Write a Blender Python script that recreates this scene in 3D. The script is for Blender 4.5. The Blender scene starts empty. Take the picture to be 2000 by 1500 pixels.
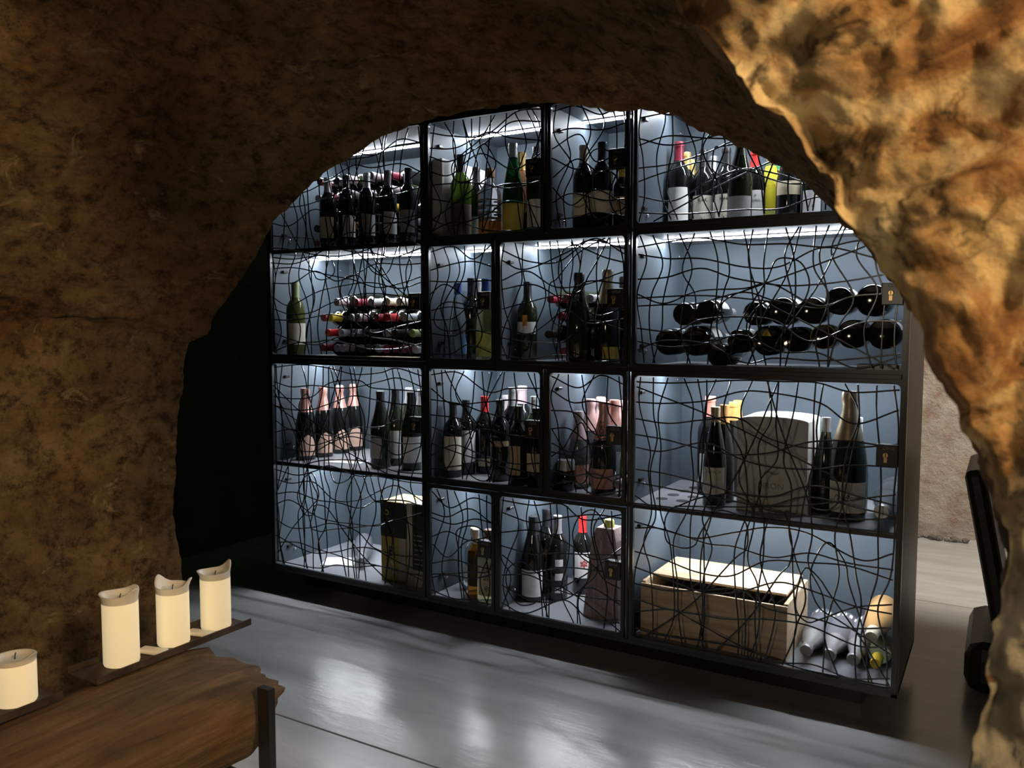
import bpy, bmesh, math, random
from mathutils import Vector, Matrix, noise, Euler

random.seed(7)
sc = bpy.context.scene
COL = sc.collection

# ------------------------------------------------------------------ camera
CAM = Vector((0.0, -2.65, 1.19))
F_PX, YAW, PITCH, ROLL = 1625.7, math.radians(30.6595), math.radians(3.9807), math.radians(0.0943)
_fwd = Vector((-math.sin(YAW)*math.cos(PITCH), math.cos(YAW)*math.cos(PITCH), -math.sin(PITCH)))
_rt = Vector((math.cos(YAW), math.sin(YAW), 0))
_up = _rt.cross(_fwd)
_r2 = math.cos(ROLL)*_rt + math.sin(ROLL)*_up
_u2 = -math.sin(ROLL)*_rt + math.cos(ROLL)*_up
cam = bpy.data.cameras.new('camera')
camo = bpy.data.objects.new('camera', cam)
COL.objects.link(camo)
cam.sensor_width = 36.0
cam.lens = F_PX/2000.0*36.0
cam.clip_start = 0.05
m = Matrix((_r2, _u2, -_fwd)).transposed().to_4x4()
m.translation = CAM
camo.matrix_world = m
cam.dof.use_dof = True
cam.dof.focus_distance = 2.85
cam.dof.aperture_fstop = 9.0
sc.camera = camo

# ------------------------------------------------------------------ world, exposure, large lights
w = bpy.data.worlds.new('world'); sc.world = w; w.use_nodes = True
w.node_tree.nodes['Background'].inputs[0].default_value = (0.9, 0.75, 0.55, 1)
w.node_tree.nodes['Background'].inputs[1].default_value = 0.008
sc.view_settings.view_transform = 'Standard'
sc.view_settings.look = 'None'
sc.view_settings.exposure = 0.0
sc.view_settings.gamma = 1.0
sc.view_settings.use_curve_mapping = False

sc.cycles.max_bounces = 8; sc.cycles.diffuse_bounces = 4; sc.cycles.glossy_bounces = 3; sc.cycles.transmission_bounces = 6
sc.cycles.caustics_reflective = False; sc.cycles.caustics_refractive = False
def lamp(name, kind, loc, energy, col, size=0.1, target=None, **kw):
    l = bpy.data.lights.new(name, kind)
    l.energy = energy; l.color = col
    if kind == 'AREA':
        l.shape = 'DISK'; l.size = size
    else:
        l.shadow_soft_size = size
    for k, v in kw.items(): setattr(l, k, v)
    o = bpy.data.objects.new(name, l); COL.objects.link(o); o.location = loc
    if target is not None:
        o.rotation_euler = (Vector(target)-Vector(loc)).to_track_quat('-Z', 'Y').to_euler()
    return o
WARM = (1.0, 0.66, 0.34)
lamp('front_room_lamp', 'SPOT', (1.5, -2.75, 2.15), 270, WARM, 0.22, target=(-1.0, -1.75, 1.0), spot_size=math.radians(120), spot_blend=0.8)
lamp('front_room_fill', 'POINT', (-0.6, -4.6, 1.45), 34, (1.0, 0.82, 0.60), 0.15)  # unseen fill light added behind the camera to brighten the cabinet fronts
lamp('arch_fill', 'SPOT', (0.40, -2.95, 2.55), 36, (1.0, 0.72, 0.43), 0.10, target=(0.25, -1.95, 1.15), spot_size=math.radians(70), spot_blend=0.7)  # added frontal fill that softens shading on the near rubble, no actual fixture
lamp('back_room_lamp', 'SPOT', (0.55, 1.0, 2.55), 300, (1.0, 0.92, 0.78), 0.06, target=(0.0, 2.3, 0.75), spot_size=math.radians(72), spot_blend=0.6)
lamp('exit_lamp', 'POINT', (-3.35, 0.75, 1.95), 0.30, (0.08, 1.0, 0.2), 0.05)

# ------------------------------------------------------------------ pixel helpers (photograph read at 2000 x 1500)
def _ray(u, v): return (u-1000)/F_PX*_r2 - (v-750)/F_PX*_u2 + _fwd
def pY(u, v, Y):
    d = _ray(u, v); return CAM + d*((Y-CAM.y)/d.y)
def pZ(u, v, Z):
    d = _ray(u, v); return CAM + d*((Z-CAM.z)/d.z)

# ------------------------------------------------------------------ materials
MATS = {}
def mat(name, col, rough=0.5, metal=0.0, coat=0.0, trans=0.0, ior=1.5, emit=None, estr=0.0, spec=0.5, var=0.0, vscale=12.0, bump=0.0, bscale=80.0, sss=0.0):
    if name in MATS: return MATS[name]
    M = bpy.data.materials.new(name); M.use_nodes = True
    nt = M.node_tree; b = nt.nodes['Principled BSDF']
    b.inputs['Base Color'].default_value = (*col, 1)
    b.inputs['Roughness'].default_value = rough
    b.inputs['Metallic'].default_value = metal
    b.inputs['Coat Weight'].default_value = coat
    b.inputs['Coat Roughness'].default_value = 0.05
    b.inputs['Transmission Weight'].default_value = trans
    b.inputs['IOR'].default_value = ior
    b.inputs['Specular IOR Level'].default_value = spec
    if sss: b.inputs['Subsurface Weight'].default_value = sss; b.inputs['Subsurface Radius'].default_value = (0.02, 0.012, 0.006)
    if emit:
        b.inputs['Emission Color'].default_value = (*emit, 1); b.inputs['Emission Strength'].default_value = estr
    tc = nt.nodes.new('ShaderNodeTexCoord')
    if var:
        n = nt.nodes.new('ShaderNodeTexNoise'); n.inputs['Scale'].default_value = vscale; n.inputs['Detail'].default_value = 6
        r = nt.nodes.new('ShaderNodeValToRGB')
        r.color_ramp.elements[0].position = 0.3; r.color_ramp.elements[1].position = 0.7
        r.color_ramp.elements[0].color = (*[max(0, c*(1-var)) for c in col], 1)
        r.color_ramp.elements[1].color = (*[min(1, c*(1+var)) for c in col], 1)
        nt.links.new(tc.outputs['Object'], n.inputs['Vector']); nt.links.new(n.outputs['Fac'], r.inputs['Fac'])
        nt.links.new(r.outputs['Color'], b.inputs['Base Color'])
    if bump:
        n2 = nt.nodes.new('ShaderNodeTexNoise'); n2.inputs['Scale'].default_value = bscale; n2.inputs['Detail'].default_value = 5
        bp = nt.nodes.new('ShaderNodeBump'); bp.inputs['Strength'].default_value = bump; bp.inputs['Distance'].default_value = 0.01
        nt.links.new(tc.outputs['Object'], n2.inputs['Vector']); nt.links.new(n2.outputs['Fac'], bp.inputs['Height'])
        nt.links.new(bp.outputs['Normal'], b.inputs['Normal'])
    MATS[name] = M
    return M

def ramp(nt, fac, stops):
    r = nt.nodes.new('ShaderNodeValToRGB')
    e = r.color_ramp.elements
    while len(e) < len(stops): e.new(0.5)
    for i, (p, c) in enumerate(stops):
        e[i].position = p; e[i].color = (*c, 1)
    nt.links.new(fac, r.inputs['Fac'])
    return r.outputs['Color']
def nz(nt, vec, scale, detail=8, rough=0.6, dist=0.0):
    n = nt.nodes.new('ShaderNodeTexNoise')
    n.inputs['Scale'].default_value = scale; n.inputs['Detail'].default_value = detail
    n.inputs['Roughness'].default_value = rough; n.inputs['Distortion'].default_value = dist
    nt.links.new(vec, n.inputs['Vector'])
    return n.outputs['Fac']
def mix(nt, fac, a, b, mode='MIX'):
    x = nt.nodes.new('ShaderNodeMix'); x.data_type = 'RGBA'; x.blend_type = mode
    if isinstance(fac, float): x.inputs[0].default_value = fac
    else: nt.links.new(fac, x.inputs[0])
    for s, i in ((a, 6), (b, 7)):
        if isinstance(s, tuple): x.inputs[i].default_value = (*s, 1)
        else: nt.links.new(s, x.inputs[i])
    return x.outputs[2]
def base(name, rough=0.9, spec=0.25):
    M = bpy.data.materials.new(name); M.use_nodes = True
    nt = M.node_tree; b = nt.nodes['Principled BSDF']
    b.inputs['Roughness'].default_value = rough; b.inputs['Specular IOR Level'].default_value = spec
    tc = nt.nodes.new('ShaderNodeTexCoord')
    MATS[name] = M
    return M, nt, b, tc.outputs['Object']
def bumpn(nt, b, h, strength, dist):
    bp = nt.nodes.new('ShaderNodeBump'); bp.inputs['Strength'].default_value = strength; bp.inputs['Distance'].default_value = dist
    nt.links.new(h, bp.inputs['Height']); nt.links.new(bp.outputs['Normal'], b.inputs['Normal'])

# rough plaster of the vault
M, nt, b, vec = base('vault_plaster', 0.92, 0.2)
c1 = ramp(nt, nz(nt, vec, 3.2, 10, 0.68, 0.6), [(0.30, (0.040, 0.028, 0.016)), (0.44, (0.115, 0.074, 0.036)), (0.56, (0.19, 0.13, 0.065)), (0.70, (0.31, 0.23, 0.125))])
c2 = ramp(nt, nz(nt, vec, 1.7, 6, 0.6), [(0.42, (0.13, 0.095, 0.045)), (0.62, (0.22, 0.10, 0.035))])
c = mix(nt, 0.35, c1, c2)
sp = ramp(nt, nz(nt, vec, 24, 9, 0.78), [(0.38, (0.16, 0.14, 0.13)), (0.52, (1, 1, 1)), (0.66, (1.25, 1.2, 1.1))])
c = mix(nt, 0.85, c, sp, 'MULTIPLY')
bl = ramp(nt, nz(nt, vec, 6.5, 8, 0.7, 0.6), [(0.36, (0.28, 0.25, 0.23)), (0.47, (1, 1, 1))])
c = mix(nt, 0.5, c, bl, 'MULTIPLY')
li = ramp(nt, nz(nt, vec, 9, 8, 0.7, 1.0), [(0.60, (0, 0, 0)), (0.70, (1, 1, 1))])
c = mix(nt, li, c, (0.33, 0.25, 0.14))
nt.links.new(c, b.inputs['Base Color'])
bumpn(nt, b, nz(nt, vec, 55, 10, 0.75), 0.9, 0.012)

# rubble stone of the near arch face
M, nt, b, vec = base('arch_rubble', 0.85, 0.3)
c1 = ramp(nt, nz(nt, vec, 7.5, 10, 0.60, 1.8), [(0.36, (0.028, 0.017, 0.009)), (0.43, (0.13, 0.065, 0.022)), (0.49, (0.26, 0.15, 0.06)), (0.56, (0.47, 0.36, 0.18)), (0.70, (0.66, 0.56, 0.35))])
c2 = ramp(nt, nz(nt, vec, 3.6, 6, 0.6, 1.0), [(0.42, (0.19, 0.075, 0.02)), (0.50, (0.40, 0.24, 0.09)), (0.58, (0.58, 0.48, 0.28)), (0.66, (0.28, 0.28, 0.17))])
c = mix(nt, 0.30, c1, c2)
pit = ramp(nt, nz(nt, vec, 17, 9, 0.75, 1.0), [(0.38, (0.06, 0.045, 0.03)), (0.47, (1, 1, 1))])
c = mix(nt, 0.9, c, pit, 'MULTIPLY')
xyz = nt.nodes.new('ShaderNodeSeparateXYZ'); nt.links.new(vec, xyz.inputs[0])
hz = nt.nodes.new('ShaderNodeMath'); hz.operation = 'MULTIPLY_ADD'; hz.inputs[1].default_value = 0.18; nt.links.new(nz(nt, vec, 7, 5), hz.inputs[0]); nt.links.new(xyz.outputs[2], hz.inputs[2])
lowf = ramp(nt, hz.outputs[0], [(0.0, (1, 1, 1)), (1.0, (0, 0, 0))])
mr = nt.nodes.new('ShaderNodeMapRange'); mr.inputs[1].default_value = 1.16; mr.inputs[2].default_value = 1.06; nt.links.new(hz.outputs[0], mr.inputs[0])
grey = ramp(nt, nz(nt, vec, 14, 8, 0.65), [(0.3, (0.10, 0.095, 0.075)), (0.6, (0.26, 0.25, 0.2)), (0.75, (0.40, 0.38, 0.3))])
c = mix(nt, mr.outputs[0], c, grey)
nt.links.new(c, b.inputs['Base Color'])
bumpn(nt, b, nz(nt, vec, 40, 8, 0.7), 0.8, 0.01)

# dark cellar wall
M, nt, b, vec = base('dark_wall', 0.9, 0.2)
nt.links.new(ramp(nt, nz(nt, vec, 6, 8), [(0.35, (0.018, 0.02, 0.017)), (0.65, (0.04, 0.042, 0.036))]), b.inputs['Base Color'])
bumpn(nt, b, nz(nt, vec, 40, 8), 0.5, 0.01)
# pinkish lime-washed back wall
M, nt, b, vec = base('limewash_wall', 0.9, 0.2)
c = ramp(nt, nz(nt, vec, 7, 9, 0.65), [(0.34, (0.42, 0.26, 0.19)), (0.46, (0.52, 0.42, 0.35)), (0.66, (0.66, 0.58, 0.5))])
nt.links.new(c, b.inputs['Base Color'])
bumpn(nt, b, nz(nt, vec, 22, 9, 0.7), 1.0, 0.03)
# polished concrete
M, nt, b, vec = base('polished_concrete', 0.3, 0.6)
mp = nt.nodes.new('ShaderNodeMapping'); mp.inputs['Scale'].default_value = (0.6, 3.0, 1.0); nt.links.new(vec, mp.inputs[0])
c = ramp(nt, nz(nt, mp.outputs[0], 2.2, 7, 0.6, 0.4), [(0.3, (0.40, 0.40, 0.395)), (0.7, (0.60, 0.60, 0.59))])
nt.links.new(c, b.inputs['Base Color'])
rr = nt.nodes.new('ShaderNodeMapRange'); rr.inputs[3].default_value = 0.14; rr.inputs[4].default_value = 0.30
nt.links.new(nz(nt, mp.outputs[0], 4, 6), rr.inputs[0]); nt.links.new(rr.outputs[0], b.inputs['Roughness'])
bumpn(nt, b, nz(nt, mp.outputs[0], 9, 5), 0.12, 0.01)
# weathered beam timber
M, nt, b, vec = base('old_timber', 0.85, 0.25)
mp = nt.nodes.new('ShaderNodeMapping'); mp.inputs['Scale'].default_value = (9.0, 0.9, 9.0); nt.links.new(vec, mp.inputs[0])
c = ramp(nt, nz(nt, mp.outputs[0], 3.5, 9, 0.65, 0.7), [(0.32, (0.030, 0.018, 0.009)), (0.48, (0.13, 0.078, 0.036)), (0.66, (0.27, 0.175, 0.09))])
c = mix(nt, 0.4, c, ramp(nt, nz(nt, vec, 5, 5), [(0.42, (0.10, 0.075, 0.03)), (0.62, (0.26, 0.13, 0.065))]))
nt.links.new(c, b.inputs['Base Color'])
bumpn(nt, b, nz(nt, mp.outputs[0], 12, 9, 0.7), 0.9, 0.012)
# pale planed wood (crate) and brown-pink grained wood (pyramid carton)
def wood(name, a, b_, sc_, rough=0.55):
    M, nt, b, vec = base(name, rough, 0.35)
    mp = nt.nodes.new('ShaderNodeMapping'); mp.inputs['Scale'].default_value = sc_; nt.links.new(vec, mp.inputs[0])
    nt.links.new(ramp(nt, nz(nt, mp.outputs[0], 4, 8, 0.6, 0.5), [(0.35, a), (0.65, b_)]), b.inputs['Base Color'])
    return M
wood('crate_wood', (0.52, 0.37, 0.22), (0.74, 0.58, 0.40), (1, 6, 14))
wood('carton_wood_print', (0.30, 0.20, 0.19), (0.50, 0.38, 0.36), (40, 40, 1.2))

BLACK = mat('black_metal', (0.012, 0.012, 0.013), 0.28, 0.0, spec=0.6, var=0.2, vscale=30)
WIRE = mat('black_wire', (0.01, 0.010, 0.011), 0.22, 0.0, spec=0.7)
PANEL = mat('slate_laminate', (0.084, 0.106, 0.130), 0.52, spec=0.32, var=0.06, vscale=5)
SHELF = mat('pale_grey_shelf', (0.26, 0.27, 0.295), 0.5, spec=0.35, var=0.08, vscale=9)
SIDE = mat('grey_side_laminate', (0.34, 0.31, 0.26), 0.45, var=0.05, vscale=4)
ALU = mat('aluminium', (0.7, 0.7, 0.72), 0.35, 1.0)
LED = mat('led_diffuser', (1, 1, 1), 0.4, emit=(0.89, 0.94, 1.0), estr=100.0)
CHROME = mat('chrome', (0.8, 0.8, 0.82), 0.15, 1.0)
BRASS = mat('brass', (0.62, 0.42, 0.2), 0.3, 0.9)
GRAYTXT = mat('grey_print', (0.25, 0.25, 0.25), 0.5)
INK = mat('black_ink', (0.015, 0.015, 0.018), 0.6)
FAINT = mat('faint_ink', (0.30, 0.29, 0.27), 0.7)
GOLDINK = mat('gold_ink', (0.5, 0.4, 0.2), 0.4)

GL = {
 'black': mat('glass_black', (0.008, 0.009, 0.008), 0.07, spec=0.7),
 'green_dark': mat('glass_green_dark', (0.018, 0.024, 0.010), 0.07, spec=0.7),
 'olive': mat('glass_olive', (0.10, 0.11, 0.03), 0.08, spec=0.6, trans=0.35, ior=1.3),
 'green': mat('glass_green', (0.10, 0.20, 0.02), 0.05, trans=0.6, ior=1.2),
 'emerald': mat('glass_emerald', (0.01, 0.11, 0.03), 0.05, trans=0.7, ior=1.2),
 'clear': mat('glass_clear', (0.92, 0.96, 0.98), 0.04, trans=0.96, ior=1.2),
 'smoke': mat('glass_smoke', (0.55, 0.58, 0.62), 0.05, trans=0.85, ior=1.3),
 'rose': mat('glass_rose', (0.90, 0.42, 0.22), 0.05, trans=0.8, ior=1.2),
 'yellow': mat('glass_pale_yellow', (0.90, 0.86, 0.45), 0.05, trans=0.9, ior=1.2),
 'amber': mat('glass_amber', (0.75, 0.30, 0.05), 0.05, trans=0.8, ior=1.2),
 'frost': mat('glass_frosted_grey', (0.15, 0.155, 0.175), 0.35, spec=0.5),
 'cream_amber': mat('glass_cream_amber', (0.85, 0.50, 0.20), 0.18, trans=0.35, ior=1.3),
}
def paint(r, g, b_, rough=0.4, metal=0.0):
    return mat('paint_%02x%02x%02x_%d_%d' % (int(r*255), int(g*255), int(b_*255), int(rough*10), int(metal*10)), (r, g, b_), rough, metal, var=0.05, vscale=60)
CAP = {
 'coral': paint(0.72, 0.25, 0.20, 0.35),
 'black': paint(0.015, 0.015, 0.017, 0.35), 'silver': paint(0.62, 0.62, 0.64, 0.3, 0.7), 'grey': paint(0.30, 0.30, 0.31, 0.35, 0.3),
 'red': paint(0.60, 0.03, 0.03, 0.35), 'wine': paint(0.22, 0.015, 0.035, 0.35), 'gold': paint(0.75, 0.52, 0.18, 0.3, 0.5),
 'yellow': paint(0.85, 0.60, 0.05, 0.35), 'cream': paint(0.75, 0.68, 0.52, 0.45), 'rosegold': paint(0.78, 0.40, 0.33, 0.32, 0.35),
 'pink': paint(0.80, 0.52, 0.50, 0.35, 0.1), 'blue': paint(0.06, 0.14, 0.55, 0.35), 'brown': paint(0.35, 0.20, 0.10, 0.4),
 'white': paint(0.85, 0.85, 0.85, 0.4), 'olive': paint(0.22, 0.26, 0.10, 0.4), 'orange': paint(0.80, 0.38, 0.12, 0.35), 'green': paint(0.03, 0.35, 0.14, 0.4),
 'mauve': paint(0.36, 0.28, 0.30, 0.4), 'dullgold': paint(0.42, 0.34, 0.22, 0.35, 0.5),
}
PAPER = {
 'mauve_print': paint(0.20, 0.15, 0.14, 0.5),
 'white': paint(0.82, 0.82, 0.82, 0.6), 'cream': paint(0.74, 0.70, 0.58, 0.6), 'beige': paint(0.62, 0.52, 0.36, 0.6), 'tan': paint(0.50, 0.40, 0.24, 0.6),
 'pink': paint(0.72, 0.47, 0.36, 0.5), 'salmon': paint(0.66, 0.34, 0.29, 0.5), 'lime': paint(0.62, 0.66, 0.16, 0.55), 'ochre': paint(0.62, 0.48, 0.08, 0.55),
 'blue': paint(0.16, 0.30, 0.52, 0.5), 'black': paint(0.02, 0.02, 0.022, 0.5), 'orange': paint(0.80, 0.32, 0.05, 0.5), 'grey': paint(0.45, 0.44, 0.42, 0.6),
 'red': paint(0.55, 0.06, 0.05, 0.5), 'yellow': paint(0.85, 0.75, 0.04, 0.5),
}

# ------------------------------------------------------------------ mesh helpers
class MB:
    def __init__(s): s.v = []; s.f = []
    def add(s, vs, fs):
        o = len(s.v); s.v += [tuple(x) for x in vs]; s.f += [tuple(i+o for i in f) for f in fs]
    def box(s, a, b):
        x0, y0, z0 = a; x1, y1, z1 = b
        s.add([(x0,y0,z0),(x1,y0,z0),(x1,y1,z0),(x0,y1,z0),(x0,y0,z1),(x1,y0,z1),(x1,y1,z1),(x0,y1,z1)],
              [(0,3,2,1),(4,5,6,7),(0,1,5,4),(1,2,6,5),(2,3,7,6),(3,0,4,7)])
    def lathe(s, prof, seg=24):
        vs = []; fs = []
        idx = []
        for r, z in prof:
            if r <= 1e-6: idx.append([len(vs)]); vs.append((0, 0, z))
            else:
                idx.append(list(range(len(vs), len(vs)+seg)))
                vs += [(r*math.cos(2*math.pi*k/seg), r*math.sin(2*math.pi*k/seg), z) for k in range(seg)]
        for a, b_ in zip(idx, idx[1:]):
            for k in range(seg):
                k2 = (k+1) % seg
                if len(a) == 1 and len(b_) > 1: fs.append((a[0], b_[k2], b_[k]))
                elif len(b_) == 1 and len(a) > 1: fs.append((a[k], a[k2], b_[0]))
                elif len(a) > 1: fs.append((a[k], a[k2], b_[k2], b_[k]))
        s.add(vs, fs)
    def tube(s, pts, r, seg=6, close=False):
        n = len(pts); pts = [Vector(p) for p in pts]; vs = []; fs = []
        ref = Vector((0, 1, 0))
        for i, p in enumerate(pts):
            if close: t = pts[(i+1) % n]-pts[i-1]
            else: t = pts[min(i+1, n-1)]-pts[max(i-1, 0)]
            t.normalize()
            a = t.cross(ref)
            if a.length < 1e-4: a = t.cross(Vector((1, 0, 0)))
            a.normalize(); b_ = t.cross(a)
            for k in range(seg):
                q = 2*math.pi*k/seg
                vs.append(p+a*math.cos(q)*r+b_*math.sin(q)*r)
        for i in range(n if close else n-1):
            j = (i+1) % n
            for k in range(seg):
                k2 = (k+1) % seg
                fs.append((i*seg+k, i*seg+k2, j*seg+k2, j*seg+k))
        if not close:
            fs.append(tuple(range(seg-1, -1, -1))); fs.append(tuple((n-1)*seg+k for k in range(seg)))
        s.add(vs, fs)
    def mesh(s, name, material, smooth=False, bevel=0.0):
        me = bpy.data.meshes.new(name)
        me.from_pydata(s.v, [], s.f); me.update()
        bm = bmesh.new(); bm.from_mesh(me)
        bmesh.ops.recalc_face_normals(bm, faces=bm.faces)
        if bevel:
            bmesh.ops.bevel(bm, geom=[e for e in bm.edges], offset=bevel, segments=2, affect='EDGES', profile=0.5)
        bm.to_mesh(me); bm.free()
        if smooth: me.shade_smooth()
        if smooth and hasattr(me, 'set_sharp_from_angle'): me.set_sharp_from_angle(angle=math.radians(40))
        if material: me.materials.append(material)
        return me
def ob(name, me, parent=None, loc=(0, 0, 0), rot=(0, 0, 0)):
    o = bpy.data.objects.new(name, me); COL.objects.link(o)
    o.location = loc; o.rotation_euler = rot
    if parent: o.parent = parent
    return o
def empty(name, loc=(0, 0, 0), rot=(0, 0, 0), parent=None):
    o = ob(name, None, parent, loc, rot); o.empty_display_size = 0.05; return o
def tag(o, label, cat, group=None):
    o['label'] = label; o['category'] = cat
    if group: o['group'] = group
    return o
def struct(o, label=None):
    o['kind'] = 'structure'
    if label: o['label'] = label
    return o
def boxob(name, a, b, material, parent=None, bevel=0.0):
    mb = MB(); c = [(x+y)/2 for x, y in zip(a, b)]
    mb.box([x-k for x, k in zip(a, c)], [x-k for x, k in zip(b, c)])
    return ob(name, mb.mesh(name, material, bevel=bevel), parent, c)

# ------------------------------------------------------------------ room shell
YF, YN = -1.08, -1.95            # far and near face of the thick arch wall
def lerp(a, b, t): return a+(b-a)*t
far_px = [(356,1140),(352,1090),(339,1010),(338,965),(345,930),(343,880),(349,800),(358,740),(360,700),(373,664),(405,655),(415,625),(440,590),(470,545),(500,500),(532,437),(560,410),(590,375),(640,338),(690,305),(740,270),(800,245),(845,231),(900,218),(960,208),(1060,200),(1130,211),(1200,216),(1260,213),(1310,222),(1340,235),(1400,262),(1450,290),(1500,310),(1560,350),(1600,385),(1625,410),(1645,440),(1725,520),(1805,630),(1880,760),(1940,930),(1990,1060),(2015,1200),(2015,1400)]
far = [pY(u, v, YF) for u, v in far_px]
far = [Vector((far[0].x-0.01, YF, 0.0)), Vector((far[0].x, YF, 0.25))]+far+[Vector((far[-1].x+0.01, YF, 0.25)), Vector((far[-1].x+0.02, YF, 0.0))]
near_px = [(1318,0),(1334,50),(1370,70),(1402,98),(1438,132),(1458,168),(1474,194),(1506,224),(1530,242),(1556,272),(1568,304),(1594,334),(1620,360),(1628,400),(1648,434),(1670,472),(1702,506),(1730,546),(1754,578),(1772,620),(1800,654),(1812,702),(1838,746),(1860,792),(1872,846),(1896,878),(1908,924),(1924,945),(1938,996),(1956,1044),(1970,1080),(1962,1106),(1953,1152),(1952,1200),(1930,1238),(1921,1296),(1920,1356),(1912,1398),(1906,1464),(1902,1500)]
near = [pY(u, v, YN) for u, v in near_px]
nl = [(-2.33, 0.0), (-2.36, 0.5), (-2.33, 0.95), (-2.22, 1.35), (-2.0, 1.66), (-1.65, 1.86), (-1.2, 1.93), (-0.85, 1.88), (-0.56, 1.76), (-0.38, 1.62)]
near = [Vector((x, YN, z)) for x, z in nl]+near+[Vector((-0.02, YN, 0.7)), Vector((-0.03, YN, 0.4)), Vector((-0.03, YN, 0.0))]
def resample(pts, n):
    L = [0]
    for a, b in zip(pts, pts[1:]): L.append(L[-1]+(b-a).length)
    out = []; j = 0
    for i in range(n):
        t = L[-1]*i/(n-1)
        while j < len(L)-2 and L[j+1] < t: j += 1
        k = (t-L[j])/max(1e-9, L[j+1]-L[j])
        out.append(pts[j].lerp(pts[j+1], min(1, max(0, k))))
    return out
def two_part(pts, n1, n2):
    k = max(range(len(pts)), key=lambda i: pts[i].z)
    a = resample(pts[:k+1], n1); b = resample(pts[k:], n2)
    return a+b[1:]
NA, NB, NS = 280, 430, 120
farR, nearR = two_part(far, NA, NB), two_part(near, NA, NB)
NT = len(farR)
def fbm(p, o): return noise.fractal(p, 1.0, 2.1, o, noise_basis='PERLIN_ORIGINAL')
def grid_mesh(name, rows, material):
    nr, nc = len(rows), len(rows[0])
    vs = [v for r in rows for v in r]
    fs = [(i*nc+j, i*nc+j+1, (i+1)*nc+j+1, (i+1)*nc+j) for i in range(nr-1) for j in range(nc-1)]
    me = bpy.data.meshes.new(name); me.from_pydata(vs, [], fs); me.update(); me.shade_smooth(); me.materials.append(material)
    return me
rows = []
cen = Vector((-1.05, 0, 0.55))
def outward(p):
    d = Vector((p.x-cen.x, 0, max(0.0, p.z-cen.z)*1.15))
    if d.length < 1e-5: d = Vector((1, 0, 0))
    return d.normalized()
for i in range(NS+1):
    s = i/NS
    r = []
    for j in range(NT):
        p = nearR[j].lerp(farR[j], s)
        d = outward(p)
        q = p.copy()
        a = 0.013*fbm(q*2.6, 3)+0.008*fbm(q*9.0, 3); fine = 0.006*fbm(q*24.0, 3)+0.004*fbm(q*60.0, 2)
        damp = min(1.0, (1-s)*9+0.25)*min(1.0, s*9+0.3)
        p = p + d*(a*damp+fine+0.02*math.sin(math.pi*s)*(1 if p.z < 1.2 else 0.6))
        r.append(p)
    rows.append(r)
wall_arch = struct(ob('wall_arch', None), 'thick rough plastered wall pierced by a low arched passage')
vault = ob('vault_soffit', grid_mesh('vault_soffit', rows, MATS['vault_plaster']), wall_arch)
edge_near = rows[0]; edge_far = rows[-1]
# near face, rough rubble, curling from the edge
rows2 = []
NRR = 190
for i in range(NRR+1):
    s = i/NRR
    ext = 0.9*s**1.35 if s < 0.75 else 0.9*0.75**1.35+(s-0.75)*8.0
    r = []
    for j in range(0, NT):
        p = edge_near[j].copy(); d = outward(p)
        q = p+d*ext
        n1 = 0.022*fbm(q*5.0+Vector((3, 1, 7)), 3)
        cell = noise.voronoi(Vector((q.x, 0.3*q.y, q.z))*7.5+Vector((fbm(q*6, 2), 0, fbm(q*6+Vector((9, 0, 0)), 2)))*0.45)[0]
        edge = min(0.22, cell[1]-cell[0])
        rise = 0.16*(min(1.0, ext/0.05))**0.6*0
        y = YN + 0.018*math.exp(-ext/0.015) - n1 - 0.045*edge - 0.015*fbm(q*17, 4) - 0.007*fbm(q*48, 3)
        k = min(1.0, ext/0.008)
        q.y = lerp(edge_near[j].y, y, k)
        if i > 0: q += Vector((fbm(q*11, 2), 0, fbm(q*11+Vector((5, 5, 5)), 2)))*0.010*min(1, ext/0.06)
        q.z = max(0.0, q.z)
        r.append(q)
    rows2.append(r)
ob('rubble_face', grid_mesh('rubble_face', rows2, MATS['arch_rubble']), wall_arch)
rows3 = []
for ext in (0, 0.03, 0.1, 0.3, 0.8, 1.6, 3.0):
    r = []
    for j in range(NT):
        p = edge_far[j].copy(); d = outward(p)
        q = p+d*ext; q.y = YF+0.012*fbm(q*5, 2)*min(1, ext*20); q.z = max(0, q.z); r.append(q)
    rows3.append(r)
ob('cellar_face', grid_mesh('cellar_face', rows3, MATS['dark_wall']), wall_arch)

XL, XR, YB, ZC = -3.59, 1.9, 2.6, 2.75
def plane(name, pts, material, label=None):
    mb = MB(); mb.add(pts, [tuple(range(len(pts)))])
    return struct(ob(name, mb.mesh(name, material)), label)
def thick(name, a, b, material, label): return struct(boxob(name, a, b, material), label)
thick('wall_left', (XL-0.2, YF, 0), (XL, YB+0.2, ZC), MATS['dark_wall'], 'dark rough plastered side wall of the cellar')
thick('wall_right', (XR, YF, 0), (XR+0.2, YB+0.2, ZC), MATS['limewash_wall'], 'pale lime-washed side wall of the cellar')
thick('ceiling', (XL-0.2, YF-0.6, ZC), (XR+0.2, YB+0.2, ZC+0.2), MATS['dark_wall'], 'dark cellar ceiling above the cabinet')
# back wall with uneven surface
rb = []
for i in range(71):
    r = []
    for j in range(111):
        x = lerp(XL, XR, j/110); z = lerp(0, ZC, i/70)
        q = Vector((x, YB, z))
        r.append(Vector((x, YB-0.03*fbm(q*2.4, 3)-0.012*fbm(q*9, 3), z)))
    rb.append(r)
struct(ob('wall_back', grid_mesh('wall_back', rb, MATS['limewash_wall'])), 'pinkish lime-washed masonry wall at the back of the cellar')
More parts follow.
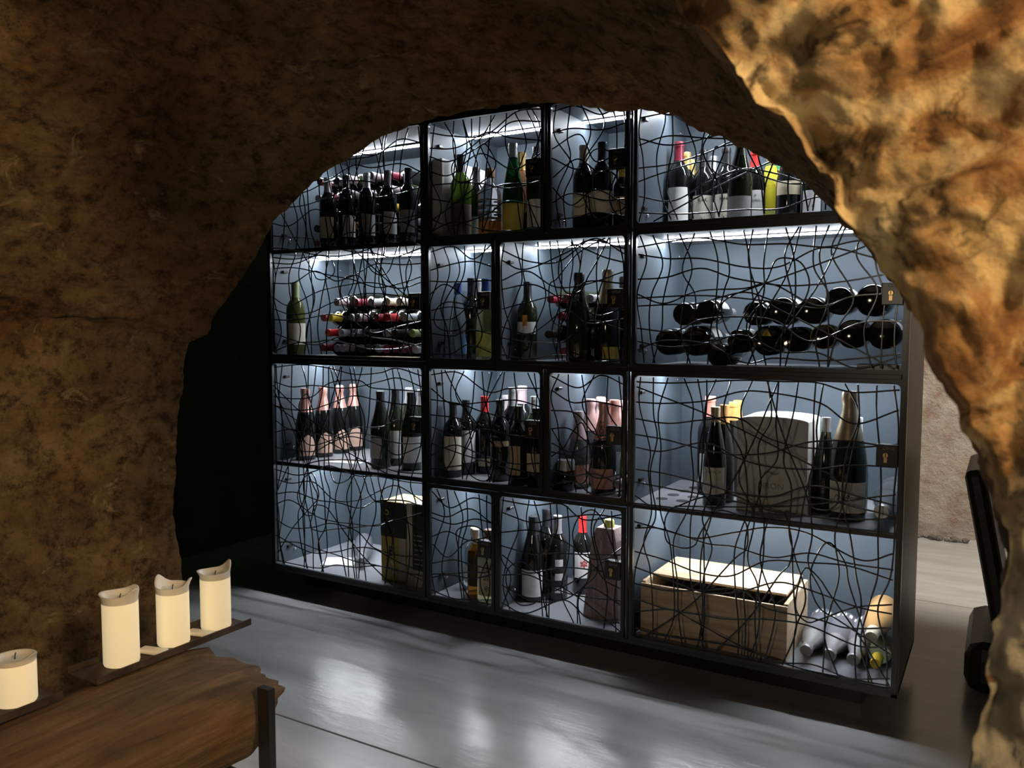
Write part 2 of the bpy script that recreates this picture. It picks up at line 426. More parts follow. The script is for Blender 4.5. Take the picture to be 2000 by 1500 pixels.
# floor: three poured slabs with open joints over a sunken base
fl = struct(boxob('floor', (XL-0.3, -5.2, -0.12), (2.6, YB+0.1, -0.035), MATS['dark_wall']), 'grey polished concrete floor with thin joints')
J1, J2 = -0.885, 1.32
for y0, y1 in ((-5.2, J1-0.003), (J1+0.003, J2-0.003), (J2+0.003, YB+0.1)):
    o = boxob('slab', (XL-0.3, y0, -0.035), (2.6, y1, 0.0), MATS['polished_concrete'], None, 0.0015)
    wm = o.location.copy(); o.parent = fl; o.location = wm-fl.location
# pebbles along the foot of the back wall
g = MB()
rg = random.Random(3)
for k in range(150):
    x = rg.uniform(-1.2, 1.2); r = rg.uniform(0.010, 0.026); c = Vector((x, YB-0.06-rg.uniform(0, 0.05), r*0.6))
    bm = bmesh.new(); bmesh.ops.create_icosphere(bm, subdivisions=1, radius=r)
    vs = [c+Vector((v.co.x*rg.uniform(.8, 1.3), v.co.y*rg.uniform(.8, 1.2), v.co.z*0.7)) for v in bm.verts]
    g.add(vs, [tuple(v.index for v in f.verts) for f in bm.faces]); bm.free()
go = ob('gravel_strip', g.mesh('gravel_strip', mat('pebble', (0.16, 0.14, 0.12), 0.85, var=0.4, vscale=20)))
go['kind'] = 'stuff'; go['label'] = 'row of small dark pebbles along the foot of the back wall'; go['category'] = 'gravel'

# ------------------------------------------------------------------ the wine cabinet
X0, X1 = -2.838, -0.240
D1, D2 = -1.968, -1.1055          # full-height dividers
MA, MBX = -1.6415, -1.4325        # middle dividers (rows 2,4 / rows 1,3)
ZR = [0.104, 0.580, 1.052, 1.525]  # top of the boards you stand on, rows 4,3,2,1
TH = 0.018
ZT = 1.990
YB0, YBK = 0.022, 0.52
cab = tag(empty('wine_cabinet', (0, 0, 0)), 'wide black wine cabinet with wire-scribble doors and white lit compartments', 'cabinet')
boxob('side_panel', (X0, YB0, 0.086), (X0+TH, YBK, ZT), PANEL, cab, 0.001)
boxob('side_panel', (X1-TH, YB0, 0.086), (X1-0.003, YBK, ZT), PANEL, cab, 0.001)
boxob('side_cladding', (X1-0.003, YB0+0.004, 0.086), (X1, YBK, ZT), SIDE, cab)
boxob('back_panel', (X0, YBK, 0.086), (X1, YBK+0.012, ZT), PANEL, cab)
boxob('top_panel', (X0, YB0, ZT-TH), (X1, YBK, ZT), PANEL, cab, 0.001)
boxob('bottom_panel', (X0, YB0, 0.086), (X1, YBK, ZR[0]), SHELF, cab, 0.001)
boxob('plinth', (X0+0.10, 0.11, 0.0), (X1-0.11, YBK-0.06, 0.086), BLACK, cab, 0.001)
boxob('front_rail', (X0, 0.0, 0.084), (X1, YB0, 0.0985), BLACK, cab, 0.001)
boxob('front_stile', (X1-0.016, 0.0, 0.086), (X1, YB0, ZT), BLACK, cab, 0.001)
boxob('front_stile', (X0, 0.0, 0.086), (X0+0.008, YB0, ZT), BLACK, cab, 0.001)
for x in (D1, D2):
    boxob('divider', (x-TH/2, YB0, ZR[0]), (x+TH/2, YBK, ZT-TH), PANEL, cab)
    boxob('divider_edge', (x-0.004, 0.002, ZR[0]), (x+0.004, YB0, ZT-TH), BLACK, cab)
rows_z = [(ZR[0], ZR[1]-TH), (ZR[1], ZR[2]-TH), (ZR[2], ZR[3]-TH), (ZR[3], ZT-TH)]
for k, x in ((0, MA), (1, MBX), (2, MA), (3, MBX)):
    boxob('divider', (x-TH/2, YB0, rows_z[k][0]), (x+TH/2, YBK, rows_z[k][1]), PANEL, cab)
    boxob('divider_edge', (x-0.004, 0.002, rows_z[k][0]), (x+0.004, YB0, rows_z[k][1]), BLACK, cab)
for k in (1, 2, 3):
    for a, b in ((X0+TH, D1-TH/2), (D1+TH/2, D2-TH/2), (D2+TH/2, X1-TH)):
        boxob('shelf', (a, YB0, ZR[k]-TH), (b, YBK, ZR[k]), SHELF, cab)
        boxob('shelf_edge', (a, YB0-0.002, ZR[k]-TH), (b, YB0, ZR[k]-0.001), BLACK, cab)
        if k == 2 or (a > -2.5): boxob('front_rail', (a, 0.004, ZR[k]-TH+0.003), (b, YB0-0.002, ZR[k]-0.003), BLACK, cab)
# cells, LED strips, hinges
cells = []
for k in range(4):
    z0, z1 = rows_z[k]
    mid = MA if k in (0, 2) else MBX
    for a, b in ((X0+TH, D1-TH/2), (D1+TH/2, mid-TH/2), (mid+TH/2, D2-TH/2), (D2+TH/2, X1-TH)):
        cells.append((k, a, b, z0, z1))
YL = 0.285
fit = MB(); fit.lathe([(0, 0), (0.006, 0), (0.006, 0.006), (0.004, 0.008), (0, 0.008)], 10); fitm = fit.mesh('fitting', CHROME, True)
hin = MB(); hin.box((0, -0.014, -0.006), (0.012, 0.014, 0.006)); hinm = hin.mesh('hinge', BLACK, bevel=0.002)
for k, a, b, z0, z1 in cells:
    st = boxob('led_strip', (a+0.004, YL-0.012, z1-0.004), (b-0.004, YL+0.012, z1), ALU, cab)
    mb = MB(); L = (b-a)/2-0.006      # shallow trough diffuser hanging under the aluminium profile
    mb.add([(x, y, z) for x in (-L, L) for y, z in ((-0.011, -0.002), (-0.005, -0.0075), (0.005, -0.0075), (0.011, -0.002))], [(0, 1, 5, 4), (1, 2, 6, 5), (2, 3, 7, 6), (0, 3, 2, 1), (4, 5, 6, 7)])
    d = ob('diffuser', mb.mesh('diffuser', LED), st)
    for z in (z1-0.075, z0+0.07):
        ob('hinge', hinm, cab, (a, 0.085, z))
    ob('fitting', fitm, cab, (a, YBK-0.07, z1-0.05), (0, math.pi/2, 0))
    ob('fitting', fitm, cab, (a, 0.12, z0+0.05), (0, math.pi/2, 0))

# doors
def catmull(pts, n=8):
    P = [pts[0]*2-pts[1]]+pts+[pts[-1]*2-pts[-2]]
    out = []
    for i in range(1, len(P)-2):
        for k in range(n):
            t = k/n
            p0, p1, p2, p3 = P[i-1], P[i], P[i+1], P[i+2]
            out.append(0.5*((2*p1)+(p2-p0)*t+(2*p0-5*p1+4*p2-p3)*t*t+(3*p1-p0-3*p2+p3)*t**3))
    out.append(P[-2]); return out
def frame_mesh(w_, h_, t=0.0125, dpt=0.014, rc=0.014):
    # rectangular frame with rounded inner corners; origin at lower left of the opening
    outer = []; inner = []
    for cx, cz, a0 in ((w_-rc, h_-rc, 0), (rc, h_-rc, 90), (rc, rc, 180), (w_-rc, rc, 270)):
        for k in range(5):
            a = math.radians(a0+k*22.5); inner.append((cx+rc*math.cos(a), cz+rc*math.sin(a)))
    for cx, cz, a0 in ((w_, h_, 0), (0, h_, 90), (0, 0, 180), (w_, 0, 270)):
        for k in range(5):
            a = math.radians(a0+k*22.5)
            ux, uz = math.cos(a), math.sin(a); mx = max(abs(ux), abs(uz))
            outer.append((cx+t*ux/mx, cz+t*uz/mx))
    mb = MB(); n = len(inner)
    vs = [(x, 0, z) for x, z in outer]+[(x, 0, z) for x, z in inner]+[(x, dpt, z) for x, z in outer]+[(x, dpt, z) for x, z in inner]
    fs = []
    for i in range(n):
        j = (i+1) % n
        fs += [(i, j, n+j, n+i), (2*n+i, 3*n+i, 3*n+j, 2*n+j), (i, 2*n+i, 2*n+j, j), (n+i, n+j, 3*n+j, 3*n+i)]
    mb.add(vs, fs)
    return mb.mesh('door_frame', BLACK)
def text_mesh(txt, size, material, align='CENTER', shear=0.0):
    cu = bpy.data.curves.new('lettering', 'FONT'); cu.body = txt; cu.size = size; cu.align_x = align; cu.align_y = 'CENTER'
    cu.extrude = 0.0002; cu.shear = 0.45 if txt.startswith('Pol') else shear; cu.resolution_u = 3
    o = bpy.data.objects.new('tmp_text', cu); COL.objects.link(o)
    dg = bpy.context.evaluated_depsgraph_get()
    me = bpy.data.meshes.new_from_object(o.evaluated_get(dg))
    bpy.data.objects.remove(o); me.materials.clear(); me.materials.append(material)
    # lies in XY: stand it up so it faces -Y
    for v in me.vertices:
        x, y, z = v.co; v.co = (x, -z, y)
    return me
lockm = MB(); lockm.box((-0.060, -0.010, -0.033), (0.0, 0.022, 0.033)); lockm = lockm.mesh('lock_case', BLACK, bevel=0.0025)
kc = MB(); kc.lathe([(0, 0), (0.0085, 0), (0.0085, 0.004), (0.007, 0.005), (0, 0.005)], 16); kc.box((-0.0045, -0.022, 0), (0.0045, -0.004, 0.004)); kcm = kc.mesh('key_cylinder', BRASS)
kh = MB(); kh.box((-0.0012, -0.006, 0.005), (0.0012, 0.006, 0.0056)); khm = kh.mesh('keyhole', BLACK)
gege = text_mesh('GEGE', 0.0135, GRAYTXT)
rw = random.Random(21)
def smooth_path(p0, p1, n, amp, perp, clamp):
    pts = []; ph = rw.uniform(0, 6.28); fr = rw.uniform(0.7, 1.5)
    for i in range(n+1):
        t = i/n
        p = p0.lerp(p1, t)
        s = math.sin(ph+fr*6.28*t)*amp*0.75+rw.uniform(-1, 1)*amp*0.7
        if i in (0, n): s *= 0.15
        else: p = p+(p1-p0)*rw.uniform(-0.2, 0.2)/n
        q = p+perp*s
        pts.append(clamp(q))
    return catmull(pts, 10)
def door(x0, x1, z0, z1, lock=True, zlock=None):
    W, H = x1-x0, z1-z0
    d = empty('door', (x0, -0.002, z0), parent=cab)
    ob('door_frame', frame_mesh(W, H), d)
    def cl(q): return Vector((min(W-0.004, max(0.004, q.x)), q.y, min(H-0.004, max(0.004, q.z))))
    curves = []
    nv = max(5, round(W/0.046)); nh = max(4, round(H/0.056))
    for i in range(nv):
        xa = (i+0.5)/nv*W+rw.uniform(-0.3, 0.3)*W/nv
        xb = min(W-0.01, max(0.01, xa+rw.gauss(0, 0.032)))
        curves.append((smooth_path(Vector((xa, 0, H)), Vector((xb, 0, 0)), max(3, round(H/0.12)), 0.034, Vector((1, 0, 0)), cl), 0))
    for i in range(nh):
        za = (i+0.5)/nh*H+rw.uniform(-0.3, 0.3)*H/nh
        zb = min(H-0.01, max(0.01, za+rw.gauss(0, 0.034)))
        curves.append((smooth_path(Vector((0, 0, za)), Vector((W, 0, zb)), max(3, round(W/0.12)), 0.036, Vector((0, 0, 1)), cl), 0))
    for i in range(max(1, round(W*H/0.13))):
        # long loops that double back
        cx, cz = rw.uniform(0.2, 0.8)*W, rw.uniform(0.2, 0.8)*H
        rx, rz = rw.uniform(0.04, 0.09), rw.uniform(0.05, 0.11)
        a0 = rw.uniform(0, 6.28); pts = []
        for k in range(7):
            a = a0+k*0.85
            pts.append(cl(Vector((cx+rx*math.cos(a)*rw.uniform(.8, 1.2), 0, cz+rz*math.sin(a)*rw.uniform(.8, 1.2)))))
        ext = []
        for p, q in ((pts[0], pts[1]), (pts[-1], pts[-2])):
            dv = (p-q).normalized(); ts = [t for t in ((W-p.x)/dv.x if dv.x > 1e-3 else 9, -p.x/dv.x if dv.x < -1e-3 else 9, (H-p.z)/dv.z if dv.z > 1e-3 else 9, -p.z/dv.z if dv.z < -1e-3 else 9) if t >= 0]
            t = min(ts); side = Vector((-dv.z, 0, dv.x))
            ext.append((cl(p+dv*t*0.5+side*rw.uniform(-0.02, 0.02)), cl(p+dv*t)))
        curves.append((catmull([ext[0][1], ext[0][0]]+pts+[ext[1][0], ext[1][1]], 7), 0))
    for i, (c, _) in enumerate(curves):
        off = 0.003+0.0022*(i % 5)
        mb = MB(); mb.tube([Vector((p.x, off, p.z)) for p in c], 0.0026, 6)
        ob('wire', mb.mesh('wire', WIRE, True), d)
    if lock:
        zc = (zlock-z0) if zlock else H*0.5+0.005
        ob('lock_case', lockm, d, (W, 0.004, zc))
        ob('key_cylinder', kcm, d, (W-0.034, -0.006, zc+0.002), (math.pi/2, 0, 0))
        ob('keyhole', khm, d, (W-0.034, -0.006, zc+0.002), (math.pi/2, 0, 0))
        ob('lettering', gege, d, (W-0.026, -0.0064, zc+0.022))
ZD = dict(r4=(0.1122, 0.550), r3=(0.5922, 1.0225), r2=(1.0633, 1.4979), r1=(1.5353, 1.9694))
door(-2.817, -1.987, 1.0633, 1.9694, zlock=pY(817, 589, 0).z); door(-2.817, -1.987, 0.1122, 1.0225, zlock=pY(812, 830, 0).z)
for r in ('r1', 'r3'):
    door(-1.949, -1.4525, *ZD[r]); door(-1.4126, -1.127, *ZD[r])
for r in ('r2', 'r4'):
    door(-1.949, -1.6605, *ZD[r]); door(-1.6224, -1.127, *ZD[r])
door(-1.0841, -0.2578, *ZD['r1']); door(-1.0841, -0.2578, *ZD['r2']); door(-1.0841, -0.2578, 0.1122, 1.0225, zlock=pY(1735, 890, 0).z)

# ------------------------------------------------------------------ bottles
PROF = {
 'bordeaux': (0.30, [(0, 0.004), (0.022, 0.002), (0.034, 0), (0.0372, 0.006), (0.0375, 0.188), (0.0355, 0.203), (0.028, 0.219), (0.019, 0.231), (0.0150, 0.245), (0.0142, 0.284), (0.0156, 0.2845), (0.0156, 0.297), (0.0146, 0.30), (0, 0.30)]),
 'burgundy': (0.30, [(0, 0.004), (0.022, 0.002), (0.037, 0), (0.0405, 0.006), (0.041, 0.135), (0.0385, 0.165), (0.031, 0.200), (0.0225, 0.230), (0.0165, 0.256), (0.0146, 0.284), (0.0160, 0.2845), (0.0160, 0.297), (0.0150, 0.30), (0, 0.30)]),
 'champagne': (0.32, [(0, 0.006), (0.025, 0.003), (0.041, 0), (0.0444, 0.006), (0.0447, 0.130), (0.042, 0.165), (0.034, 0.205), (0.0245, 0.240), (0.0180, 0.268), (0.0160, 0.287), (0.0182, 0.293), (0.0190, 0.302), (0.0188, 0.314), (0.0165, 0.32), (0, 0.32)]),
 'riesling': (0.335, [(0, 0.004), (0.022, 0.002), (0.035, 0), (0.0383, 0.006), (0.0385, 0.135), (0.035, 0.180), (0.026, 0.230), (0.0185, 0.268), (0.0150, 0.298), (0.0144, 0.318), (0.0154, 0.3185), (0.0154, 0.332), (0.0145, 0.335), (0, 0.335)]),
 'spirit': (0.28, [(0, 0.004), (0.03, 0.002), (0.043, 0), (0.047, 0.006), (0.047, 0.165), (0.044, 0.190), (0.032, 0.210), (0.019, 0.222), (0.0155, 0.232), (0.0155, 0.245), (0.019, 0.246), (0.019, 0.278), (0.018, 0.28), (0, 0.28)]),
 'jar': (0.12, [(0, 0.002), (0.030, 0), (0.033, 0.004), (0.033, 0.060), (0.030, 0.068), (0.024, 0.072), (0.024, 0.078), (0.033, 0.080), (0.033, 0.112), (0.031, 0.12), (0, 0.12)]),
}
CAPZ = {'bordeaux': 0.238, 'burgundy': 0.236, 'champagne': 0.205, 'riesling': 0.285, 'spirit': 0.2455, 'jar': 0.079}
CACHE = {}
def rad_at(prof, z):
    for (r0, z0), (r1, z1) in zip(prof[3:], prof[4:]):
        if z0 <= z <= z1 and z1 > z0: return lerp(r0, r1, (z-z0)/(z1-z0))
    return prof[4][0]
def body_mesh(kind, glass):
    key = (kind, 'body', glass)
    if key not in CACHE:
        mb = MB(); mb.lathe(PROF[kind][1], 28); CACHE[key] = mb.mesh('glass_body', GL[glass], True)
    return CACHE[key]
def cap_mesh(kind, col, zc, lite=False):
    key = (kind, 'cap', col, zc)
    if key not in CACHE:
        pr = PROF[kind][1]; e = 0.0009
        pts = [(rad_at(pr, zc), zc)]+[(r+e, z) for r, z in pr if z > zc and r > 0]
        pts[0] = (pts[0][0]+e, zc)
        pts = [(pts[0][0]-e, zc-0.0002)]+pts+[(0, PROF[kind][0]+e)]
        mb = MB(); mb.lathe(pts, 20)
        CACHE[key] = mb.mesh('capsule', CAP[col], True)
    return CACHE[key]
def label_mesh(kind, z0, z1, ang, col, shape='rect'):
    key = (kind, 'label', z0, z1, ang, col, shape)
    if key not in CACHE:
        pr = PROF[kind][1]; mb = MB(); n = 14; nz_ = 8
        vs = []; fs = []
        for i in range(nz_+1):
            t = i/nz_; z = lerp(z0, z1, t); R = rad_at(pr, z)+0.0006
            aa = ang
            if shape == 'tongue': aa = ang*math.sqrt(max(0.0, 1-max(0.0, (t-0.25)/0.75)**2))+0.02
            for k in range(n+1):
                a = -math.pi/2+math.radians(aa)*(2*k/n-1)
                vs.append((R*math.cos(a), R*math.sin(a), z))
        for i in range(nz_):
            for k in range(n):
                fs.append((i*(n+1)+k, i*(n+1)+k+1, (i+1)*(n+1)+k+1, (i+1)*(n+1)+k))
        mb.add(vs, fs); CACHE[key] = mb.mesh('paper_label', PAPER[col], True)
    return CACHE[key]
def letters(kind, txt, size, z, material, vertical=False, extra=0.0011):
    key = (kind, txt, size, z, material.name, vertical)
    if key not in CACHE:
        pr = PROF[kind][1]
        if txt == '#BOX':
            mb = MB(); h_ = size/2; t_ = 0.0007
            for a_, b_ in (((-h_*.45, -h_), (-h_*.45+t_, h_)), ((h_*.45-t_, -h_), (h_*.45, h_)), ((-h_*.45, h_-t_), (h_*.45, h_)), ((-h_*.45, -h_), (h_*.45, -h_+t_)), ((-h_*.45, -t_/2), (h_*.45, t_/2))):
                mb.box((a_[0], 0, a_[1]), (b_[0], 0.0002, b_[1]))
            me = mb.mesh('printed_box', material)
        else: me = text_mesh(txt, size, material)
        for v in me.vertices:
            x, y, h = v.co
            if vertical: x, h = -h, x
            R = rad_at(pr, min(PROF[kind][0]-0.002, max(0.007, z+h)))+extra-y
            a = -math.pi/2+x/R
            v.co = (R*math.cos(a), R*math.sin(a), z+h)
        CACHE[key] = me
    return CACHE[key]
def bottle(kind, loc, label, glass='black', cap='black', lab=None, texts=(), H=None, face=None, rot=None, group=None, cat='bottle', name='wine_bottle', capz=None, extra=()):
    s = (H/PROF[kind][0]) if H else 1.0
    if rot is None:
        if face is None: face = 0
        a = math.atan2(CAM.x-loc[0], -(CAM.y-loc[1]))      # label towards the viewer
        rot = (0, 0, a+math.radians(face))
    r = tag(empty(name, loc, rot), label, cat, group)
    r.scale = (s, s, s)
    ob('glass_body', body_mesh(kind, glass), r)
    if cap: ob('capsule' if kind not in ('spirit', 'jar') else 'stopper', cap_mesh(kind, cap, capz or CAPZ[kind]), r)
    if lab:
        labs = lab if isinstance(lab, list) else [lab]
        lo = None
        for l in labs:
            o = ob('paper_label', label_mesh(kind, *l), r)
            lo = lo or o
        for t in texts: ob('lettering', letters(kind, *t), lo)
    return r
def up(kind, u, vtop, Y, row, label, **kw):
    """upright bottle: the top seen at (u, vtop) when it stands Y behind the door plane"""
    P = pY(u, vtop, Y); kw.setdefault('H', max(0.2, min(0.42, P.z-ZR[row])))
    Q = P
    R = PROF[kind][1][4][0]*kw['H']/PROF[kind][0]+0.003
    best = min((c for c in cells if c[0] == row), key=lambda c: max(c[1]-Q.x, Q.x-c[2]))
    if not best[1]+R <= Q.x <= best[2]-R:
        Q.x = min(best[2]-R, max(best[1]+R, Q.x))
    return bottle(kind, (Q.x, Y, ZR[row]+0.0005), label, **kw)
LB = (0.035, 0.125, 62, 'cream'); LW = (0.035, 0.125, 62, 'white')

# --- top row, right bay
R1 = 3
up('bordeaux', 1294, 326, 0.465, R1, 'dark bottle at the left back corner behind the burgundy capped bottle', face=60, H=0.30)
up('bordeaux', 1317, 283, 0.35, R1, 'wine bottle with burgundy capsule and tall white label, top right compartment', cap='wine', lab=[(0.012, 0.150, 58, 'white'), (0.026, 0.040, 58.5, 'red')])
up('bordeaux', 1336, 301, 0.42, R1, 'bottle with gold capsule just right of the burgundy capped one', cap='gold', lab=(0.06, 0.12, 60, 'beige'), face=20)
up('bordeaux', 1347, 312, 0.47, R1, 'rear bottle with gold capsule, lower of the two gold capsules', cap='gold', lab=LB, face=10)
up('bordeaux', 1373, 294, 0.35, R1, 'black capped bottle with cream K+K label, left of the two', lab=(0.0, 0.135, 66, 'cream'), texts=[('K+K', 0.019, 0.118, INK), ('K', 0.014, 0.052, INK), ('K', 0.014, 0.036, INK), ('#BOX', 0.034, 0.044, INK)])
up('bordeaux', 1394, 306, 0.46, R1, 'dark bottle with silver capsule behind the pair of K+K bottles', cap='silver', lab=LB)
up('bordeaux', 1419, 290, 0.35, R1, 'black capped bottle with cream K+K label, right of the two', lab=(0.0, 0.135, 66, 'cream'), texts=[('K+K', 0.019, 0.118, INK), ('K', 0.014, 0.052, INK), ('K', 0.014, 0.036, INK), ('#BOX', 0.034, 0.044, INK)], face=-6)
up('burgundy', 1447, 268, 0.20, R1, 'dark olive sloping-shoulder bottle with grey-white label in front of K+K pair', glass='green_dark', lab=(0.02, 0.10, 62, 'grey'))
up('bordeaux', 1479, 296, 0.36, R1, 'red capped bottle with white MORIC label beside the yellow bottle', cap='red', lab=(0.0, 0.150, 60, 'white'), texts=[('MORIC', 0.013, 0.112, GRAYTXT), ('o', 0.016, 0.132, FAINT)], face=5)
up('riesling', 1506, 318, 0.42, R1, 'slim bottle sleeved in bright yellow and green', glass='yellow', cap='yellow', lab=[(0.09, 0.26, 120, 'yellow'), (0.03, 0.09, 120, 'lime')], H=0.30)
up('bordeaux', 1519, 318, 0.475, R1, 'dark bottle with green capsule at the back beside the yellow bottle', cap='green', lab=LB, H=0.29)
up('burgundy', 1543, 285, 0.34, R1, 'black bottle with beige shoulder label near the rock edge', lab=(0.110, 0.155, 64, 'beige'), H=0.31)
up('bordeaux', 1587, 292, 0.34, R1, 'bottle with white label and slanted black strokes beside the rock edge', lab=(0.01, 0.14, 60, 'white'), texts=[('//', 0.05, 0.09, INK)], glass='green_dark')
# --- top row, narrow bay
up('bordeaux', 1145, 284, 0.12, R1, 'dark bottle with beige capsule and wide cream label, top narrow compartment', cap='cream', lab=(0.06, 0.135, 75, 'cream'))
up('bordeaux', 1177, 279, 0.11, R1, 'dark bottle with black capsule and wide cream label, top narrow compartment', cap='black', lab=(0.06, 0.135, 75, 'cream'), face=-10)
up('bordeaux', 1210, 330, 0.12, R1, 'short dark bottle with tan label behind the lock of the top narrow door', cap='yellow', lab=(0.07, 0.15, 70, 'tan'), H=0.24)
# --- top row, second bay
up('bordeaux', 900, 303, 0.10, R1, 'translucent green bottle with dark neck in front of the white box', glass='green', cap='black', lab=(0.01, 0.125, 75, 'mauve_print'))
up('bordeaux', 930, 318, 0.20, R1, 'slim dark bottle with ribbed silver neck between green and crystal bottles', cap='black', lab=(0.01, 0.10, 60, 'grey'), H=0.30)
up('spirit', 957, 330, 0.12, R1, 'cut-crystal decanter bottle with brown lower half', glass='smoke', cap='brown', lab=[(0.01, 0.07, 110, 'orange'), (0.075, 0.085, 170, 'tan'), (0.10, 0.108, 170, 'grey'), (0.125, 0.133, 170, 'grey'), (0.15, 0.156, 170, 'tan')])
up('riesling', 1002, 281, 0.11, R1, 'tall emerald flute bottle with ochre-yellow label', glass='emerald', cap='silver', lab=(0.01, 0.12, 75, 'ochre'))
up('bordeaux', 1021, 298, 0.20, R1, 'rose wine bottle with gold capsule, top compartment', glass='rose', cap='gold', lab=(0.02, 0.09, 60, 'pink'))
up('bordeaux', 1047, 288, 0.18, R1, 'bottle with grey capsule behind the lock of the top second door', cap='grey', glass='green_dark', lab=LB)
# --- row 2, left bay single upright
R2 = 2
up('bordeaux', 572, 569, 0.05, R2, 'olive upright bottle with cream label at the left of the heap', glass='olive', cap='olive', lab=(0.05, 0.135, 80, 'cream'), face=30, H=0.33)
# --- row 2, narrow bay
up('riesling', 894, 553, 0.093, R2, 'tall clear flute bottle with blue capsule and blue label', glass='clear', cap='blue', lab=(0.03, 0.115, 80, 'blue'))
up('bordeaux', 921, 536, 0.18, R2, 'dark bottle with black capsule behind the blue capped pair', glass='green_dark', H=0.33)
up('bordeaux', 934, 538, 0.262, R2, 'dark bottle with silver ringed capsule behind the blue capped pair', cap='grey', glass='green_dark', H=0.33)
up('riesling', 948, 545, 0.11, R2, 'pale yellow wine bottle with blue capsule and lime label', glass='yellow', cap='blue', lab=(0.02, 0.12, 85, 'lime'))
# --- row 2, third bay uprights
up('bordeaux', 1024, 551, 0.15, R2, 'bottle with white label and orange streak at the left of the third bay', lab=[(0.105, 0.15, 70, 'white'), (0.135, 0.175, 14, 'orange')], face=-15, glass='green_dark')
up('champagne', 1131, 543, 0.075, R2, 'dark sparkling wine bottle in the centre front of the third bay', cap='black', capz=0.255, glass='green_dark', H=0.33)
up('champagne', 1187, 536, 0.12, R2, 'sparkling wine bottle with dull gold foil and ochre label', cap='dullgold', lab=(0.02, 0.06, 45, 'ochre'), face=25, H=0.34)
up('bordeaux', 1218, 547, 0.22, R2, 'dark bottle with black capsule behind the lock of the third bay', H=0.32)
# --- row 3, left bay
R3 = 1
for i, (u, v, vb, w_) in enumerate(((588, 768, 897, 'front one'), (623, 766, 891, 'second from the front'), (656, 761, 884, 'third from the front'), (685, 760, 878, 'rearmost one'))):
    P = pZ(u+2, vb, ZR[R3]); P.y = min(P.y, 0.45); Q = pY(u, v, P.y)
    bottle('champagne', (P.x+0.012, P.y+0.012, ZR[R3]+0.0005), 'sparkling bottle with rose-gold foil and pink tongue label, %s of four' % w_, cap='rosegold', lab=(0.02, 0.115, 48, 'pink', 'tongue'), H=0.325, face=14, group='rose sparkling bottles in a row', capz=0.215)
up('burgundy', 743, 776, 0.13, R3, 'dark sloping bottle with grey side label, first of the right group', lab=(0.04, 0.12, 55, 'grey'), face=-50, glass='green_dark', H=0.33)
up('burgundy', 772, 771, 0.22, R3, 'sloping dark bottle with a square white label, left bay', lab=(0.03, 0.14, 55, 'white'), glass='green_dark', face=0, H=0.33)
up('burgundy', 803, 774, 0.16, R3, 'sloping dark bottle with wide pale label next to the lock', lab=(0.03, 0.13, 58, 'white'), glass='green_dark', face=8, H=0.33)
up('burgundy', 799, 769, 0.36, R3, 'dark bottle with silver top at the back of the left bay', cap='grey', glass='green_dark', H=0.33)
up('burgundy', 823, 768, 0.30, R3, 'dark bottle half hidden by the left post, silver top', cap='silver', glass='green_dark', H=0.33)
# --- row 3, second bay
up('bordeaux', 886, 785, 0.115, R3, 'black bottle with large cream label, front left of second bay', lab=(0.03, 0.165, 66, 'cream'), face=-8)
up('bordeaux', 911, 781, 0.19, R3, 'black bottle with silver top and large white label, second bay', lab=(0.05, 0.18, 62, 'white'), face=18)
up('bordeaux', 945, 774, 0.25, R3, 'bottle with half red half grey capsule, second bay', cap='red', lab=(0.03, 0.06, 40, 'beige'), glass='black')
up('bordeaux', 977, 776, 0.14, R3, 'plain black bottle with narrow tan strip in the middle of the second bay', lab=(0.130, 0.150, 55, 'tan'), H=0.32)
up('bordeaux', 990, 772, 0.38, R3, 'silver capped bottle at the back of the second bay', cap='silver')
up('bordeaux', 1001, 757, 0.26, R3, 'tall bottle with grey capsule, highest of the second bay', cap='grey', lab=LB, H=0.36)
up('bordeaux', 1019, 756, 0.37, R3, 'tall bottle with brown-grey capsule at the back of the second bay', cap='mauve', H=0.36)
up('bordeaux', 1015, 793, 0.10, R3, 'front black bottle with narrow tan label, second bay', lab=(0.04, 0.15, 45, 'tan'), face=-35)
up('bordeaux', 1044, 774, 0.28, R3, 'bottle with pale grey capsule at the right of the second bay', cap='silver', glass='green_dark')
up('bordeaux', 1045, 800, 0.10, R3, 'front bottle with beige label below the lock of the second bay', lab=(0.06, 0.13, 70, 'beige'), H=0.30)
# --- row 3, third bay
up('jar', 1104, 880, 0.22, R3, 'small black lidded jar beside the pink bottles', H=0.13, name='jar', cat='jar', lab=[(0.01, 0.05, 80, 'black')])
up('jar', 1107, 905, 0.11, R3, 'small dark jar with a silver lid at the left front of the third bay', cap='silver', H=0.115, name='jar', cat='jar', lab=[(0.012, 0.05, 80, 'mauve_print')])
up('champagne', 1128, 813, 0.16, R3, 'sparkling bottle with dusky pink foil and salmon label, leftmost of its bay', cap='mauve', lab=(0.02, 0.10, 70, 'salmon'), glass='smoke', H=0.29)
up('champagne', 1150, 777, 0.24, R3, 'sparkling bottle with pale pink foil behind the lettered one', cap='pink', glass='smoke', H=0.33, lab=(0.02, 0.10, 70, 'salmon'))
up('champagne', 1168, 774, 0.36, R3, 'sparkling bottle with very pale pink foil at the back', cap='pink', glass='smoke', H=0.33)
up('champagne', 1180, 786, 0.12, R3, 'sparkling bottle with lettered red-pink foil and salmon label', cap='rosegold', glass='green_dark', H=0.335, capz=0.19, lab=(0.02, 0.09, 58, 'salmon'), texts=[('MOËT', 0.024, 0.225, INK, True, 0.0016)], face=-12)
up('champagne', 1200, 786, 0.27, R3, 'sparkling bottle with pink foil behind the lock of the third bay', cap='rosegold', glass='smoke', H=0.33, lab=LW)
up('champagne', 1217, 796, 0.36, R3, 'pink foiled bottle half hidden by the right post', cap='pink', glass='smoke', H=0.32, lab=LW)
